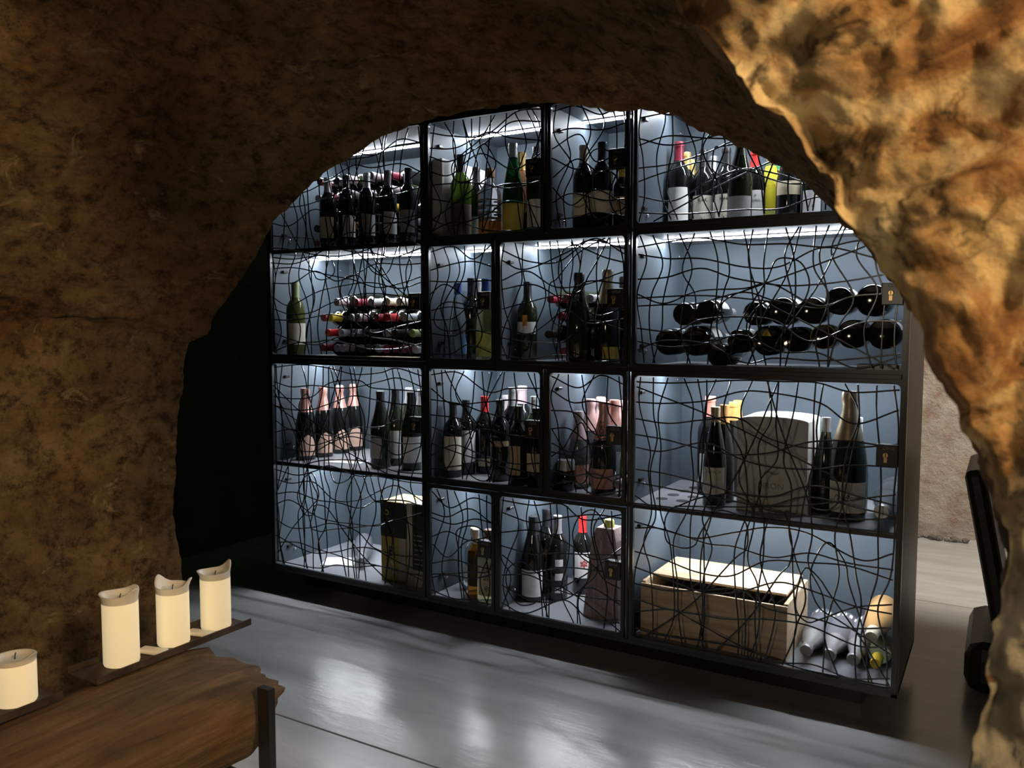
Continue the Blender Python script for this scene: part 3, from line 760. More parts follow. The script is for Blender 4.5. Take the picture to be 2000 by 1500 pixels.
# --- row 4, second bay spirits
R4 = 0
bottle('spirit', (*pZ(927, 1146, ZR[0])[:2], ZR[0]), 'round clear spirit bottle at the left back of the low second bay', glass='clear', cap='cream', H=0.25, name='spirit_bottle', lab=(0.03, 0.11, 60, 'white'), face=-50)
bottle('bordeaux', (*(pZ(932, 1163, ZR[0])[:2]), ZR[0]), 'dark lacework bottle with an amber foot', glass='amber', cap='cream', H=0.27, name='spirit_bottle', lab=[(0.05, 0.19, 178, 'black')])
bottle('spirit', (*(pZ(953, 1171, ZR[0])[:2]), ZR[0]), 'pale gold spirit bottle with black brush script, front of low second bay', glass='yellow', cap='brown', H=0.285, name='spirit_bottle', lab=(0.03, 0.15, 50, 'beige'), texts=[('山', 0.03, 0.13, INK), ('崎', 0.03, 0.10, INK), ('*', 0.05, 0.05, INK)], face=-12)
# --- row 4, third bay
bottle('burgundy', (*pZ(1040, 1170, ZR[0])[:2], ZR[0]), 'sloping black bottle with white lower label, front left of low third bay', lab=(0.02, 0.115, 64, 'white'), face=-10, H=0.335)
bottle('bordeaux', (*pZ(1067, 1156, ZR[0])[:2], ZR[0]), 'tall black capped bottle with orange patch behind the checkered one', lab=[(0.135, 0.165, 40, 'orange'), (0.03, 0.12, 40, 'tan')], H=0.345)
bottle('bordeaux', (*pZ(1088, 1168, ZR[0])[:2], ZR[0]), 'grey capped bottle with black and white checkered label', cap='grey', H=0.335, lab=[(0.03, 0.05, 22, 'white'), (0.075, 0.10, 22, 'white'), (0.125, 0.15, 22, 'white'), (0.052, 0.073, 60, 'black'), (0.102, 0.123, 60, 'black')], face=10)
bottle('bordeaux', (*pZ(1137, 1156, ZR[0])[:2], ZR[0]), 'red capped bottle with white label and red rosette', cap='red', H=0.315, lab=(0.065, 0.165, 62, 'white'), texts=[('*', 0.075, 0.105, PAPER['red']), ('o', 0.045, 0.125, PAPER['red'])], face=10)
# --- row 3, right bay
up('bordeaux', 1391, 767, 0.33, R3, 'bottle with coral-red capsule at the back left of the white carton', cap='coral', lab=LW, H=0.355)
up('riesling', 1398, 795, 0.115, R3, 'dark flute bottle with cream HIRSCH label in front of the carton', glass='black', cap='dullgold', lab=(0.045, 0.135, 62, 'cream'), texts=[('HIRSCH', 0.0155, 0.120, GRAYTXT), ('*', 0.03, 0.062, INK)], face=-4)
up('riesling', 1415, 791, 0.21, R3, 'dark flute bottle with amber capsule behind the HIRSCH bottle', glass='black', cap='orange', capz=0.27)
up('riesling', 1430, 785, 0.33, R3, 'dark flute bottle with pale orange capsule beside the carton', glass='black', cap='orange', capz=0.27)
up('riesling', 1441, 782, 0.43, R3, 'rearmost flute bottle with orange capsule behind the carton', glass='black', cap='orange', capz=0.27)
P = pZ(1650, 1010, ZR[R3])
bottle('champagne', (P.x, P.y, ZR[R3]+0.0005), 'big sparkling wine magnum with silvery foil and script label', glass='green_dark', cap='dullgold', H=0.405, lab=(0.022, 0.098, 66, 'cream'), texts=[('Pol Roger', 0.0175, 0.06, INK)], capz=0.20, name='magnum_bottle')
up('riesling', 1619, 816, 0.20, R3, 'dark flute bottle with navy capsule left of the magnum', glass='green_dark', cap='grey')
up('riesling', 1674, 816, 0.23, R3, 'flute bottle with white screw cap right of the magnum', glass='green_dark', cap='white', lab=(0.02, 0.13, 62, 'white'), texts=[])

# ------------------------------------------------------------------ lying bottles
NECK = (math.pi/2, 0, 0); BASE = (-math.pi/2, 0, 0)
def lie(kind, u, v, Y, z, label, toward='neck', group=None, glass='black', cap='black', H=None, roll=0.0, yaw=0.0, **kw):
    """axis along depth; (u, v) is the pixel of the front end's centre at depth Y; z overrides the height when given"""
    P = pY(u, v, Y); zz = P.z if z is None else z
    h = H or PROF[kind][0]
    if toward == 'neck':
        e = Matrix.Rotation(yaw, 3, 'Z') @ Matrix.Rotation(math.pi/2, 3, 'X') @ Matrix.Rotation(roll, 3, 'Z')
        off = Matrix.Rotation(yaw, 3, 'Z') @ Vector((0, h, 0))
        loc = Vector((P.x, Y, zz))+off
    else:
        e = Matrix.Rotation(yaw, 3, 'Z') @ Matrix.Rotation(-math.pi/2, 3, 'X') @ Matrix.Rotation(roll, 3, 'Z')
        loc = Vector((P.x, Y, zz))
    return bottle(kind, tuple(loc), label, glass=glass, cap=cap, H=h, rot=e.to_euler(), group=group, **kw)
rp = random.Random(5)
def heap(u0, u1, vref, row, Y, counts, group, label, specials={}, toward='neck', kinds=('bordeaux',), caps=('black', 'grey', 'wine', 'mauve', 'black', 'silver'), align='right', H=0.30):
    """stacked layers of bottles lying front to back between two pixel columns"""
    xa, xb = pY(u0, vref, Y).x, pY(u1, vref, Y).x
    r = 0.0385; k = 0
    for lv, n in enumerate(counts):
        z = ZR[row]+0.0392+lv*r*1.755
        for i in range(n):
            x = (xb-r-(i*2.03+lv*1.0)*r) if align == 'right' else (xa+r+(i*2.03+lv*1.0)*r)
            if x < xa+r*0.9 or x > xb-r*0.9: continue
            cap = rp.choice(caps); lab_ = label; kw = {}
            if k in specials: cap, lab_ = specials[k]
            y = Y+rp.uniform(0.0, 0.055)
            h = H
            e = Matrix.Rotation(rp.uniform(-0.05, 0.05), 3, 'Z') @ Matrix.Rotation(math.pi/2 if toward == 'neck' else -math.pi/2, 3, 'X')
            loc = (x, y+h, z) if toward == 'neck' else (x, y, z)
            bottle('bordeaux', loc, lab_, glass=rp.choice(('black', 'black', 'green_dark')), cap=cap, H=h, rot=e.to_euler(), group=group, lab=(0.05, 0.14, 70, rp.choice(('white', 'cream', 'grey', 'black'))))
            k += 1
# top left compartment
heap(585, 822, 440, R1, 0.145, (11, 10, 9, 8, 7), 'heap in the top left compartment', 'dark wine bottle lying neck-first in the heap of the top left compartment',
     specials={17: ('yellow', 'lying bottle with a yellow capsule in the top left heap'), 30: ('wine', 'lying bottle with a dark red capsule high in the top left heap'), 12: ('orange', 'lying bottle with an orange and red capsule, right side of the top left heap'), 22: ('gold', 'lying bottle with a gold capsule in the top left heap'), 38: ('red', 'lying bottle with a bright red capsule on top of the top left heap')}, H=0.315)
for i, (u, v, c, l, t) in enumerate(((640, 375, 'grey', 'cream', 'leftmost of the upright row, top left compartment'), (676, 352, 'black', 'cream', 'second upright of the top left compartment, black capsule'), (716, 338, 'silver', 'grey', 'upright with silver-white capsule before the top left heap'), (757, 345, 'mauve', 'white', 'upright with mauve capsule before the top left heap'), (797, 352, 'black', 'grey', 'rightmost upright before the top left heap, near the post'))):
    up('bordeaux', u, v, 0.075, R1, 'dark bottle, '+t, cap=c, lab=(0.04, 0.13, 50, l), H=0.30, face=rp.uniform(-25, 25))
# second row left: long low heap rising to the right
heap(600, 822, 680, R2, 0.12, (11, 9, 7, 5), 'heap in the second left compartment', 'dark wine bottle lying neck-first in the low heap of the left bay',
     specials={14: ('red', 'lying bottle with a scarlet capsule, middle of the low left heap'), 16: ('red', 'lying bottle with a scarlet capsule at the left tip of the low heap'), 20: ('yellow', 'lying bottle with a yellow capsule, right of the low left heap'), 22: ('cream', 'lying bottle with a cream capsule in the low left heap'), 23: ('cream', 'lying bottle with an ivory capsule left of centre in the low heap'), 28: ('blue', 'lying bottle with a blue capsule on top of the low left heap'), 27: ('yellow', 'topmost lying bottle with yellow capsule, right end of the low heap'), 8: ('olive', 'lying bottle with green-grey capsule at the bottom left of the low heap')}, H=0.315)
# third bay row 2 heap behind the uprights
heap(1040, 1215, 690, R2, 0.165, (5, 5, 4, 3), 'heap in the third bay', 'dark wine bottle lying neck-first behind the uprights of the third bay',
     specials={9: ('red', 'lying bottle with a red capsule behind the dark sparkling bottle'), 12: ('wine', 'lying bottle with a wine-red capsule at the top of the third bay heap')}, H=0.30)
# top narrow bay lying at the bottom
for i, (u, v, Y, t) in enumerate(((1116, 373, 0.20, 'upper left'), (1122, 404, 0.20, 'lower left'))):
    lie('bordeaux', u, v, Y, None if i == 0 else None, 'lying bottle with grey capsule at the %s behind cream labels' % t, cap='grey', H=0.29)
# row 2 right bay: big dark bases towards the viewer
big = [(1303, 668, 0.046, 'lowest left'), (1352, 668, 0.052, 'second in the bottom row'), (1405, 680, 0.040, 'third in the bottom row'), (1336, 613, 0.040, 'upper left, first of the touching pair'), (1378, 611, 0.041, 'upper left, second of the touching pair'),
       (1442, 668, 0.040, 'bottom row below the middle gap'), (1490, 668, 0.049, 'bottom row, marked with a yellow triangle'), (1474, 612, 0.040, 'upper middle, left of the pair'), (1523, 609, 0.045, 'upper middle, right of the pair'),
       (1553, 665, 0.041, 'bottom row, right of the triangle one'), (1578, 610, 0.043, 'upper row right of the middle pair'), (1603, 660, 0.039, 'bottom row, with a yellow rim'), (1626, 594, 0.044, 'upper row, second from the right'),
       (1657, 655, 0.045, 'bottom row under the topmost one'), (1692, 596, 0.050, 'topmost one, near the lock'), (1712, 665, 0.046, 'bottom row near the lock')]
placed = []
for u, v, r, t in big:
    P = pY(u, v, 0.10); x = P.x; z = max(P.z, ZR[R2]+r+0.001)
    if z < ZR[R2]+0.075: z = ZR[R2]+r+0.001
    for _ in range(60):
        for (px_, pz_, pr_) in placed:
            dx, dz = x-px_, z-pz_; dd = math.hypot(dx, dz); need = r+pr_+0.001
            if dd < need:
                if z > ZR[R2]+r+0.02: x += dx/max(dd, 1e-4)*(need-dd)*0.6; z += abs(dz)/max(dd, 1e-4)*(need-dd)*0.9+0.0005
                else: x += (need-dd)*0.6*(1 if dx >= 0 else -1)
    x = min(x, X1-TH-r-0.003)
    placed.append((x, z, r))
    kind = 'champagne' if r > 0.042 else 'burgundy'
    h = PROF[kind][0]*r/PROF[kind][1][4][0]
    h = min(h, 0.37)
    bt = bottle(kind, (x, 0.09+random.uniform(0, 0.03), z), 'dark bottle lying base-first in the right bay, %s' % t, glass='black', cap='grey', rot=(-math.pi/2, 0, 0), H=h, lab=(0.05, 0.13, 75, random.choice(('white', 'cream', 'grey'))), group='bottles lying base-first in the right bay')
    if 'yellow triangle' in t:
        mb = MB(); mb.add([(-0.014, -0.004, 0), (0, 0.018, 0), (0.014, -0.004, 0), (-0.014, -0.004, -0.001), (0, 0.018, -0.001), (0.014, -0.004, -0.001)], [(0, 1, 2), (3, 5, 4), (0, 3, 4, 1), (1, 4, 5, 2), (2, 5, 3, 0)])
        ob('triangle_sticker', mb.mesh('triangle_sticker', PAPER['yellow']), bt, (0, -0.018, -0.0008), (0, 0, math.pi))
    if 'rim' in t:
        mb = MB(); mb.lathe([(0.0395, 0.001), (0.0412, 0.001), (0.0412, 0.007), (0.0395, 0.007), (0.0395, 0.001)], 24); ob('yellow_rim', mb.mesh('yellow_rim', PAPER['yellow'], True), bt)
# row 3 third bay: one lying end low right
lie('bordeaux', 1207, 944, 0.10, ZR[R3]+0.040, 'lying bottle with mauve capsule end at the foot of the pink bottles', cap='mauve', H=0.30)
# row 3 right bay: clear bottle lying neck-first beside the lock
lie('champagne', 1722, 985, 0.05, ZR[R3]+0.0525, 'clear glass bottle lying neck-first below the lock of the right bay', glass='smoke', cap='silver', H=0.37, capz=0.285)
# row 4 left: pale bottle lying diagonally
A = pZ(680, 1063, 0.150); B = pZ(716, 1092, 0.118)
d = Vector((B.x-A.x, B.y-A.y, -0.03)).normalized()
q = d.to_track_quat('Z', 'Y')
bottle('burgundy', (-2.64, 0.40, ZR[0]+0.0440), 'pale grey foil-wrapped bottle lying diagonally in the low left compartment', glass='frost', cap='grey', rot=Vector((0.62, -0.78, -0.03)).to_track_quat('Z', 'Y').to_euler(), H=0.32)
# row 4 right bay: three frosted bottles necks forward, one amber on top
for i, (u, v, t) in enumerate(((1572, 1283, 'left'), (1618, 1292, 'middle'), (1665, 1302, 'right'))):
    P = pY(u, v, 0.07)
    bottle('champagne', (P.x, 0.07+0.335, ZR[0]+0.0455), 'frosted grey bottle lying neck-first beside the crate, %s of three' % t, glass='frost', cap='grey', rot=NECK, H=0.325, group='frosted bottles beside the crate', lab=[(0.02, 0.05, 178, 'white')])
P = pY(1700, 1262, 0.07)
bottle('champagne', (P.x, 0.40, ZR[0]+0.128), 'amber glass bottle lying on the frosted ones at the far right', glass='cream_amber', cap='cream', rot=NECK, H=0.325, capz=0.26)
bottle('bordeaux', (P.x+0.012, 0.39, ZR[0]+0.0385), 'yellow wine bottle lying at the floor of the far right corner', glass='yellow', cap='yellow', rot=NECK, H=0.29, lab=(0.03, 0.16, 100, 'ochre'))

# stand the upright bottles clear of one another and of their compartment walls
ups = []
for o in sc.objects:
    if o.parent is None and o.get('category') in ('bottle', 'jar') and abs(o.rotation_euler.x) < 0.01:
        gb = [c for c in o.children if c.name.startswith('glass_body')][0]
        rr_ = max(v.co.x for v in gb.data.vertices)*o.scale.x+0.0012
        row_ = min(range(4), key=lambda k: abs(ZR[k]-o.location.z))
        ce = min((c for c in cells if c[0] == row_), key=lambda c: max(c[1]-o.location.x, o.location.x-c[2]))
        ups.append((o, rr_, ce))
for it in range(80):
    for i, (a, ra, ca) in enumerate(ups):
        for b, rb_, cb in ups[:i]:
            if ca is not cb: continue
            dv = Vector((a.location.x-b.location.x, a.location.y-b.location.y)); L = dv.length
            if 1e-5 < L < ra+rb_:
                dv *= (ra+rb_-L)*0.5/L
                a.location.x += dv.x; a.location.y += dv.y; b.location.x -= dv.x; b.location.y -= dv.y
        a.location.x = min(ca[2]-ra, max(ca[1]+ra, a.location.x)); a.location.y = min(YBK-ra, max(0.022+ra, a.location.y))

# ------------------------------------------------------------------ boxes, papers, crate
def carton(name, x0, x1, y0, y1, z0, z1, material, label, cat='box', rotz=0.0):
    r = tag(empty(name, ((x0+x1)/2, (y0+y1)/2, z0), (0, 0, rotz)), label, cat)
    w2, d2, h = (x1-x0)/2, (y1-y0)/2, z1-z0
    mb = MB(); mb.box((-w2, -d2, 0), (w2, d2, h)); ob('carton_body', mb.mesh('carton_body', material, bevel=0.002), r)
    return r, w2, d2, h
def flat_text(parent, txt, size, material, x, y, z, rot=(0, 0, 0)):
    return ob('lettering', text_mesh(txt, size, material), parent, (x, y, z), rot)
# white carton with domed top, right bay
CART = mat('white_carton', (0.62, 0.60, 0.55), 0.6, var=0.05, vscale=30)
p0 = pZ(1430, 995, ZR[R3]); p1 = pZ(1560, 1003, ZR[R3])
x0, x1 = p0.x+0.01, p0.x+0.235
r = tag(empty('gift_carton', ((x0+x1)/2, 0.10, ZR[R3])), 'off-white carton with arched top and grey print in the right bay', 'box')
mb = MB(); w2, h, dp = (x1-x0)/2, 0.315, 0.20
prof = [(-w2, 0), (w2, 0), (w2, h-0.012)]+[(w2*math.cos(math.radians(a)), h-0.03+0.032*math.sin(math.radians(a))**0.45 if 0 else h-0.012+0.014*math.sin(math.radians(a))) for a in range(15, 180, 15)]+[(-w2, h-0.012)]
n = len(prof)
mb.add([(x, 0, z) for x, z in prof]+[(x, dp, z) for x, z in prof], [tuple(range(n)), tuple(range(2*n-1, n-1, -1))]+[(i, (i+1) % n, n+(i+1) % n, n+i) for i in range(n)])
ob('carton_body', mb.mesh('carton_body', CART, bevel=0.0015), r)
for txt, s_, z in (('P R O L L', 0.026, 0.232), ('HRON', 0.028, 0.088), ('~', 0.09, 0.135)):
    flat_text(r, txt, s_, FAINT if s_ < 0.02 else GRAYTXT, 0, -0.0004, z)
mb = MB(); mb.box((w2, 0.02, 0), (w2+0.001, dp-0.02, h*0.55)); ob('side_flap', mb.mesh('side_flap', CART), r)
# yellow-black pair of cartons, low left
BY = mat('carton_ochre', (0.42, 0.32, 0.07), 0.55, var=0.15, vscale=20); BK = mat('carton_black', (0.02, 0.02, 0.02), 0.5); CT = mat('carton_cream', (0.52, 0.44, 0.34), 0.6, var=0.08)
pa = pZ(730, 1138, ZR[0])
r, w2, d2, h = carton('bottle_carton', pa.x, pa.x+0.135, 0.08, 0.24, ZR[0], ZR[0]+0.345, BY, 'tall ochre carton with black upper half in the low left compartment')
mb = MB(); mb.box((-w2-0.0006, -d2-0.0006, h*0.56), (w2+0.0006, d2+0.0006, h-0.004)); ob('black_wrap', mb.mesh('black_wrap', BK), r)
mb = MB(); mb.box((0.03, -d2-0.0012, 0.01), (w2-0.004, -d2, h*0.56)); ob('dark_strip', mb.mesh('dark_strip', CT), r)
flat_text(r, 'B', 0.06, BK, -0.012, -d2-0.001, 0.13); flat_text(r, 'o', 0.05, PAPER['cream'], 0.0, -d2-0.001, 0.09); flat_text(r, 'a', 0.045, PAPER['cream'], 0.004, -d2-0.001, 0.05); flat_text(r, 'o', 0.05, PAPER['ochre'], -0.035, -d2-0.0012, 0.30)
r, w2, d2, h = carton('bottle_carton', pa.x+0.142, pa.x+0.25, 0.075, 0.22, ZR[0], ZR[0]+0.35, CT, 'tall cream carton with black printed panel beside the left post')
mb = MB(); mb.box((-w2+0.03, -d2-0.0006, h*0.2), (w2+0.0006, -d2+0.02, h-0.004)); ob('black_panel', mb.mesh('black_panel', BK), r)
for k in range(7):
    mb = MB(); mb.box((-w2+0.038, -d2-0.0012, h*0.27+k*0.02), (w2-0.012-0.008*(k % 3), -d2-0.0006, h*0.27+k*0.02+0.005)); ob('print_line', mb.mesh('print_line', FAINT), r)
# white carton with blue and green lettering, top second bay
r, w2, d2, h = carton('bottle_carton', D1+TH/2+0.002, D1+TH/2+0.05, 0.035, 0.36, ZR[R1], ZR[R1]+0.315, CAP['white'], 'white flat carton with blue and green lettering along the left wall, top second compartment')
flat_text(r, 'Ox', 0.075, PAPER['blue'], w2+0.0006, 0.0, 0.15, (0, 0, math.pi/2)); mb = MB(); mb.box((w2-0.001, -0.02, 0.03), (w2+0.0005, 0.09, 0.12)); ob('green_patch', mb.mesh('green_patch', mat('green_print', (0.25, 0.5, 0.08), 0.5)), r)
carton('bottle_carton', pY(1018, 300, 0.40).x, pY(1018, 300, 0.40).x+0.085, 0.40, 0.50, ZR[R1], ZR[R1]+0.335, mat('carton_maroon', (0.22, 0.045, 0.035), 0.5), 'tall maroon carton at the back of the top second compartment')
# pyramid carton with lime cap, low third bay
pa = pZ(1157, 1183, ZR[0])
r = tag(empty('bottle_carton', (pa.x+0.090, 0.19, ZR[0])), 'tapering pinkish wood-grain carton with lime cap in the low third bay', 'box')
mb = MB(); b2, t2, h = 0.072, 0.050, 0.335
mb.add([(-b2, -b2, 0), (b2, -b2, 0), (b2, b2, 0), (-b2, b2, 0), (-t2, -t2, h*0.87), (t2, -t2, h*0.87), (t2, t2, h*0.87), (-t2, t2, h*0.87), (-t2*.72, -t2*.72, h), (t2*.72, -t2*.72, h), (t2*.72, t2*.72, h), (-t2*.72, t2*.72, h)],
       [(3, 2, 1, 0), (0, 1, 5, 4), (1, 2, 6, 5), (2, 3, 7, 6), (3, 0, 4, 7), (4, 5, 9, 8), (5, 6, 10, 9), (6, 7, 11, 10), (7, 4, 8, 11), (8, 9, 10, 11)])
ob('carton_body', mb.mesh('carton_body', MATS['carton_wood_print'], bevel=0.0015), r)
mb = MB(); mb.lathe([(0, h), (0.019, h), (0.021, h+0.004), (0.019, h+0.022), (0.016, h+0.027), (0, h+0.027)], 20); ob('lime_cap', mb.mesh('lime_cap', PAPER['lime'], True), r)
# dark round felt marks on the right shelf
mb = MB(); mb.lathe([(0, 0), (0.021, 0), (0.021, 0.0012), (0, 0.0012)], 20); fm = mb.mesh('felt_pad', mat('felt', (0.05, 0.055, 0.065), 0.9, var=0.2, vscale=90))
for i in range(2):
    for k in range(4):
        tag(ob('felt_pad', fm, None, (-1.03+0.075*i+0.012*k, 0.13+0.085*k, ZR[R3]+0.0003)), 'dark round felt pad on the empty left end of the right shelf', 'pad', 'felt pads on the right shelf')
# papers
def paper(name, x, y, z, w_, d_, rotz, material, label, th=0.0015):
    mb = MB(); mb.box((-w_/2, -d_/2, 0), (w_/2, d_/2, th))
    return tag(ob(name, mb.mesh(name, material), None, (x, y, z), (0, 0, rotz)), label, 'paper')
pc = pZ(664, 1098, ZR[0]); paper('paper_sheet', pc.x, pc.y, ZR[0]+0.0005, 0.15, 0.13, 0.5, CAP['white'], 'white sheet of paper on the floor of the low left compartment', 0.004)
pc = pZ(678, 902, ZR[R3]); paper('paper_sheet', pc.x, pc.y, ZR[R3]+0.0005, 0.17, 0.09, 0.25, CAP['white'], 'white folded leaflet in front of the rose sparkling bottles'); paper('paper_note', pc.x+0.01, pc.y+0.02, ZR[R3]+0.0022, 0.07, 0.03, 0.2, PAPER['beige'], 'small tan note lying on the white leaflet')
pc = pY(1480, 712, 0.05); paper('paper_sheet', pc.x, 0.06, ZR[R2]+0.0005, 0.19, 0.06, 0.0, CAP['white'], 'white card lying at the front of the right bay under the dark bottles', 0.012)
pc = pY(1722, 705, 0.06); carton('display_box', pc.x-0.065, pc.x+0.06, 0.035, 0.08, ZR[R2]+0.0005, ZR[R2]+0.026, CAP['grey'], 'low grey box at the right front under the lying bottles')
pc = pY(770, 697, 0.07); paper('paper_sheet', pc.x, 0.07, ZR[R2]+0.0005, 0.24, 0.06, 0.0, PAPER['beige'], 'flattened beige carton at the front of the low left heap', 0.010)
# wooden crate
cx0, cx1, cy0, cy1, cz0, chh = -1.075, -0.573, 0.055, 0.385, ZR[0]+0.0005, 0.185
cr = tag(empty('wine_crate', ((cx0+cx1)/2, (cy0+cy1)/2, cz0)), 'pale wooden wine crate with its lid shoved back, low right bay', 'crate')
wx, wy, tt = (cx1-cx0)/2, (cy1-cy0)/2, 0.010
CW = MATS['crate_wood']
def cpart(name, a, b):
    mb = MB(); mb.box(a, b); return ob(name, mb.mesh(name, CW, bevel=0.0012), cr)
cpart('crate_bottom', (-wx, -wy, 0), (wx, wy, tt))
cpart('crate_front', (-wx, -wy, tt), (wx, -wy+tt, chh)); cpart('crate_back', (-wx, wy-tt, tt), (wx, wy, chh))
cpart('crate_end', (-wx, -wy+tt, tt), (-wx+tt*1.4, wy-tt, chh+0.006)); cpart('crate_end', (wx-tt*1.4, -wy+tt, tt), (wx, wy-tt, chh+0.006))
mb = MB(); mb.box((-0.5*0.47, -0.125, 0), (0.5*0.47, 0.125, 0.008))
tag(ob('crate_lid', mb.mesh('crate_lid', CW, bevel=0.001), None, ((cx0+cx1)/2-0.005, cy1-0.118, cz0+chh+0.0068), (0, 0, 0)), 'loose wooden crate lid pushed to the back of the crate', 'lid')
for i, x in enumerate((-1.01, -0.93, -0.85, -0.77, -0.69, -0.62)):
    bottle('bordeaux', (x, cy1-0.018, cz0+0.128 if i % 2 == 0 else cz0+0.118), 'dark bottle lying inside the open wooden crate', glass='black', cap='grey', rot=NECK, H=0.29, group='bottles in the crate', lab=(0.04, 0.13, 100, 'grey'))

# ------------------------------------------------------------------ log bench with candles
def log_bench():
    r = tag(empty('log_bench', (-1.55, -2.0, 0)), 'rough old timber beam on black steel legs carrying candles', 'bench')
    y0, y1 = -2.55, -1.325
    rows = []; NL, NC = 150, 72
    for i in range(NL+1):
        y = lerp(y0, y1, i/NL); t = i/NL
        ring = []
        endk = max(0.0, (t-0.90)/0.10)
        for k in range(NC):
            a = 2*math.pi*k/NC
            cx, cz = math.cos(a), math.sin(a)
            sx = 0.205*math.copysign(abs(cx)**0.62, cx); sz = 0.100*math.copysign(abs(cz)**0.55, cz)
            belly = 1.0+0.22*math.sin(3.0*(y+1.2))*(0.4 if cz < 0 else 0.05)
            q = Vector((sx*3, y*1.2, sz*3))
            gr = Vector((sx*16, y*1.6, sz*16))
            nn = 0.020*fbm(q*1.6, 3)+0.011*fbm(gr, 3)+0.004*fbm(Vector((sx*60, y*4, sz*60)), 2)
            s = 1.0-0.16*endk**2
            yy = y+(0.05*fbm(Vector((sx*12, 3.1, sz*12)), 3)+0.014*fbm(Vector((sx*60, 1, sz*60)), 2)-0.05*(cx*cx*0.5+(1-cz)*0.3))*endk
            if cz > 0.2: nn *= 0.55
            ring.append(Vector((sx*s*belly+cx*nn, yy, sz*s*belly+cz*nn)))
        rows.append(ring)
    vs = [v for rr_ in rows for v in rr_]; fs = []
    for i in range(NL):
        for k in range(NC):
            k2 = (k+1) % NC
            fs.append((i*NC+k, i*NC+k2, (i+1)*NC+k2, (i+1)*NC+k))
    n0 = len(vs)
    endc = Vector((0, y1+0.02, 0)); vs.append(endc); vs.append(Vector((0, y0, 0)))
    for k in range(NC):
        k2 = (k+1) % NC
        fs.append((NL*NC+k, NL*NC+k2, n0)); fs.append((k2, k, n0+1))
    me = bpy.data.meshes.new('timber_beam'); me.from_pydata([Vector((v.x, v.y+2.0, v.z)) for v in vs], [], fs); me.update(); me.shade_smooth()
    me.materials.append(MATS['old_timber'])
    ob('timber_beam', me, r, (-0.005, 0, 0.317))
    for y in (-1.44, -2.02):
        for x in (-1.322, -1.745):
            o = boxob('leg', (x-0.017, y-0.009, 0.0), (x+0.017, y+0.009, 0.425 if x > -1.5 else 0.215), BLACK, None, 0.001)
            wl = o.location.copy(); o.parent = r; o.location = wl-r.location
        o = boxob('cross_bar', (-1.745, y-0.009, 0.183), (-1.322, y+0.009, 0.215), BLACK, None, 0.001)
        wl = o.location.copy(); o.parent = r; o.location = wl-r.location
    return r
log_bench()
TZ = 0.4195
RUST = mat('rusty_steel', (0.055, 0.038, 0.028), 0.7, 0.3, var=0.5, vscale=25)
def tray(y0, y1, label):
    r = tag(empty('candle_tray', (-1.705, (y0+y1)/2, TZ)), label, 'tray')
    hl = (y1-y0)/2
    for nm, a, b in (('tray_base', (-0.055, -hl, 0), (0.055, hl, 0.004)), ('tray_lip', (0.051, -hl, 0.004), (0.055, hl, 0.016)), ('tray_lip', (-0.055, -hl, 0.004), (-0.051, hl, 0.016))):
        mb = MB(); mb.box(a, b); ob(nm, mb.mesh(nm, RUST), r)
tray(-1.61, -1.185, 'rust-brown steel candle tray carrying three candles on the beam')
tray(-2.25, -1.685, 'rust-brown steel tray under the leftmost candle')
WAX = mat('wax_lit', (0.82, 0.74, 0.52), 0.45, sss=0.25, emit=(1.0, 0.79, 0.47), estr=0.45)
WAXR = mat('wax_rim', (0.80, 0.78, 0.70), 0.4, sss=0.35)
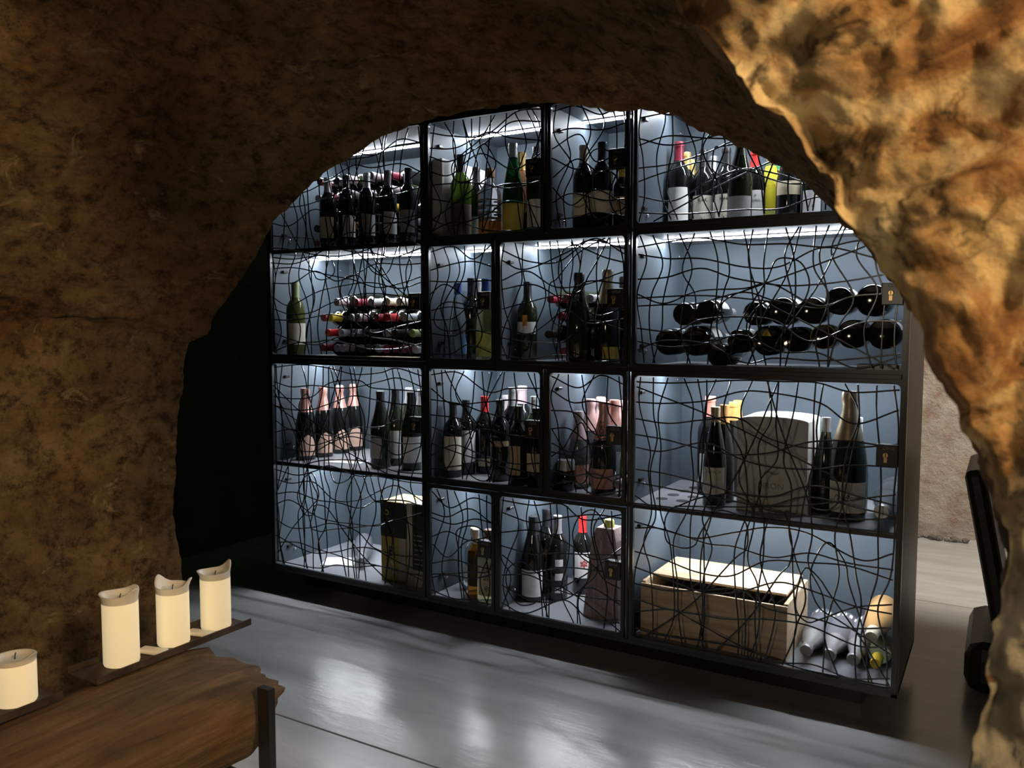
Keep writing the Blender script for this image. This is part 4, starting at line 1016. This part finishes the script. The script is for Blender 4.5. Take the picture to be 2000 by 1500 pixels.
def candle(x, y, h, rad, lobes, label, seed):
    r = tag(empty('candle', (x, y, TZ+0.0045)), label, 'candle', 'ivory pillar candles on the beam')
    zs = h*0.80; seg = 48
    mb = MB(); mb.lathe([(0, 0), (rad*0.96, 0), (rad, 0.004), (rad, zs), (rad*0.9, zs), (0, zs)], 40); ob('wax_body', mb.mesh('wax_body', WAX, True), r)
    rows = []
    def top(a): return h*0.90+sum(am*math.exp(-((math.atan2(math.sin(a-c), math.cos(a-c)))/wd)**2) for c, am, wd, _ in lobes)
    def flare(a): return sum(fl*math.exp(-((math.atan2(math.sin(a-c), math.cos(a-c)))/wd)**2) for c, am, wd, fl in lobes)
    vs = []; fs = []
    prof = [(1.0, 0.0, 0), (1.0, 0.35, 0), (1.02, 0.75, 0.6), (1.03, 0.95, 1.0), (0.98, 1.0, 1.0), (0.90, 0.93, 0.7), (0.82, 0.6, 0.3), (0.70, 0.30, 0.0), (0.40, 0.20, 0.0)]
    for f, t, k in prof:
        for i in range(seg):
            a = 2*math.pi*i/seg
            R = rad*f+flare(a)*k
            vs.append((R*math.cos(a), R*math.sin(a), zs+(top(a)-zs)*t))
    for i in range(len(prof)-1):
        for j in range(seg):
            j2 = (j+1) % seg
            fs.append((i*seg+j, i*seg+j2, (i+1)*seg+j2, (i+1)*seg+j))
    fs.append(tuple((len(prof)-1)*seg+j for j in range(seg)))
    mb = MB(); mb.add(vs, fs); ob('wax_rim', mb.mesh('wax_rim', WAXR, True), r)
    mb = MB(); mb.tube([(0, 0, zs+0.004), (0.001, 0, zs+0.012), (0.004, 0, zs+0.018)], 0.0012, 6); ob('wick', mb.mesh('wick', BLACK), r)
R_ = math.radians
candle(-1.708, -1.512, 0.178, 0.0385, [(R_(-150), 0.002, 0.5, 0.007), (R_(10), 0.016, 0.45, 0.008), (R_(90), 0.010, 0.5, 0.003)], 'ivory pillar candle with a low flared rim, nearest of the three on the tray', 1)
candle(-1.708, -1.374, 0.158, 0.0375, [(R_(-165), 0.022, 0.5, 0.004), (R_(35), 0.018, 0.4, 0.008)], 'ivory pillar candle with two horn-like rim points, middle of the three', 2)
candle(-1.708, -1.248, 0.160, 0.0370, [(R_(-150), 0.002, 0.4, 0.008), (R_(70), 0.024, 0.6, 0.002)], 'ivory pillar candle with a high arched rim, farthest on the tray', 3)
candle(-1.712, -1.745, 0.105, 0.0385, [(R_(20), 0.010, 0.3, 0.008), (R_(-120), 0.004, 0.6, 0.003)], 'short ivory pillar candle at the left edge of the photo', 4)
for y, t in ((-1.444, 'nearer'), (-1.311, 'farther')):
    mb = MB(); mb.box((-0.022, -0.014, 0), (0.045, 0.014, 0.010))
    tag(ob('wax_tile', mb.mesh('wax_tile', WAXR, bevel=0.003), None, (-1.705, y, TZ+0.0045), (0, 0, 0.25)), 'small white flat block between the candles, the %s one' % t, 'block')

# ------------------------------------------------------------------ black lounge chair at the right
ch = tag(empty('lounge_chair', (0.16, 0.62, 0)), 'black low chair with slanted back half hidden behind the right rock', 'chair')
BLK = mat('black_leather', (0.012, 0.012, 0.012), 0.45, var=0.2, vscale=40)
def chpart(name, a, b, loc, rot, bev):
    mb = MB(); mb.box(a, b); o = ob(name, mb.mesh(name, BLK, bevel=bev), ch, loc, rot)
    return o
chpart('backrest', (-0.03, -0.22, 0.0), (0.03, 0.22, 0.62), (-0.115, -0.02, 0.12), (0, R_(-11), 0), 0.02)
chpart('seat', (-0.24, -0.27, 0.0), (0.30, 0.24, 0.17), (0.0, 0.0, 0.0), (0, 0, 0), 0.05)
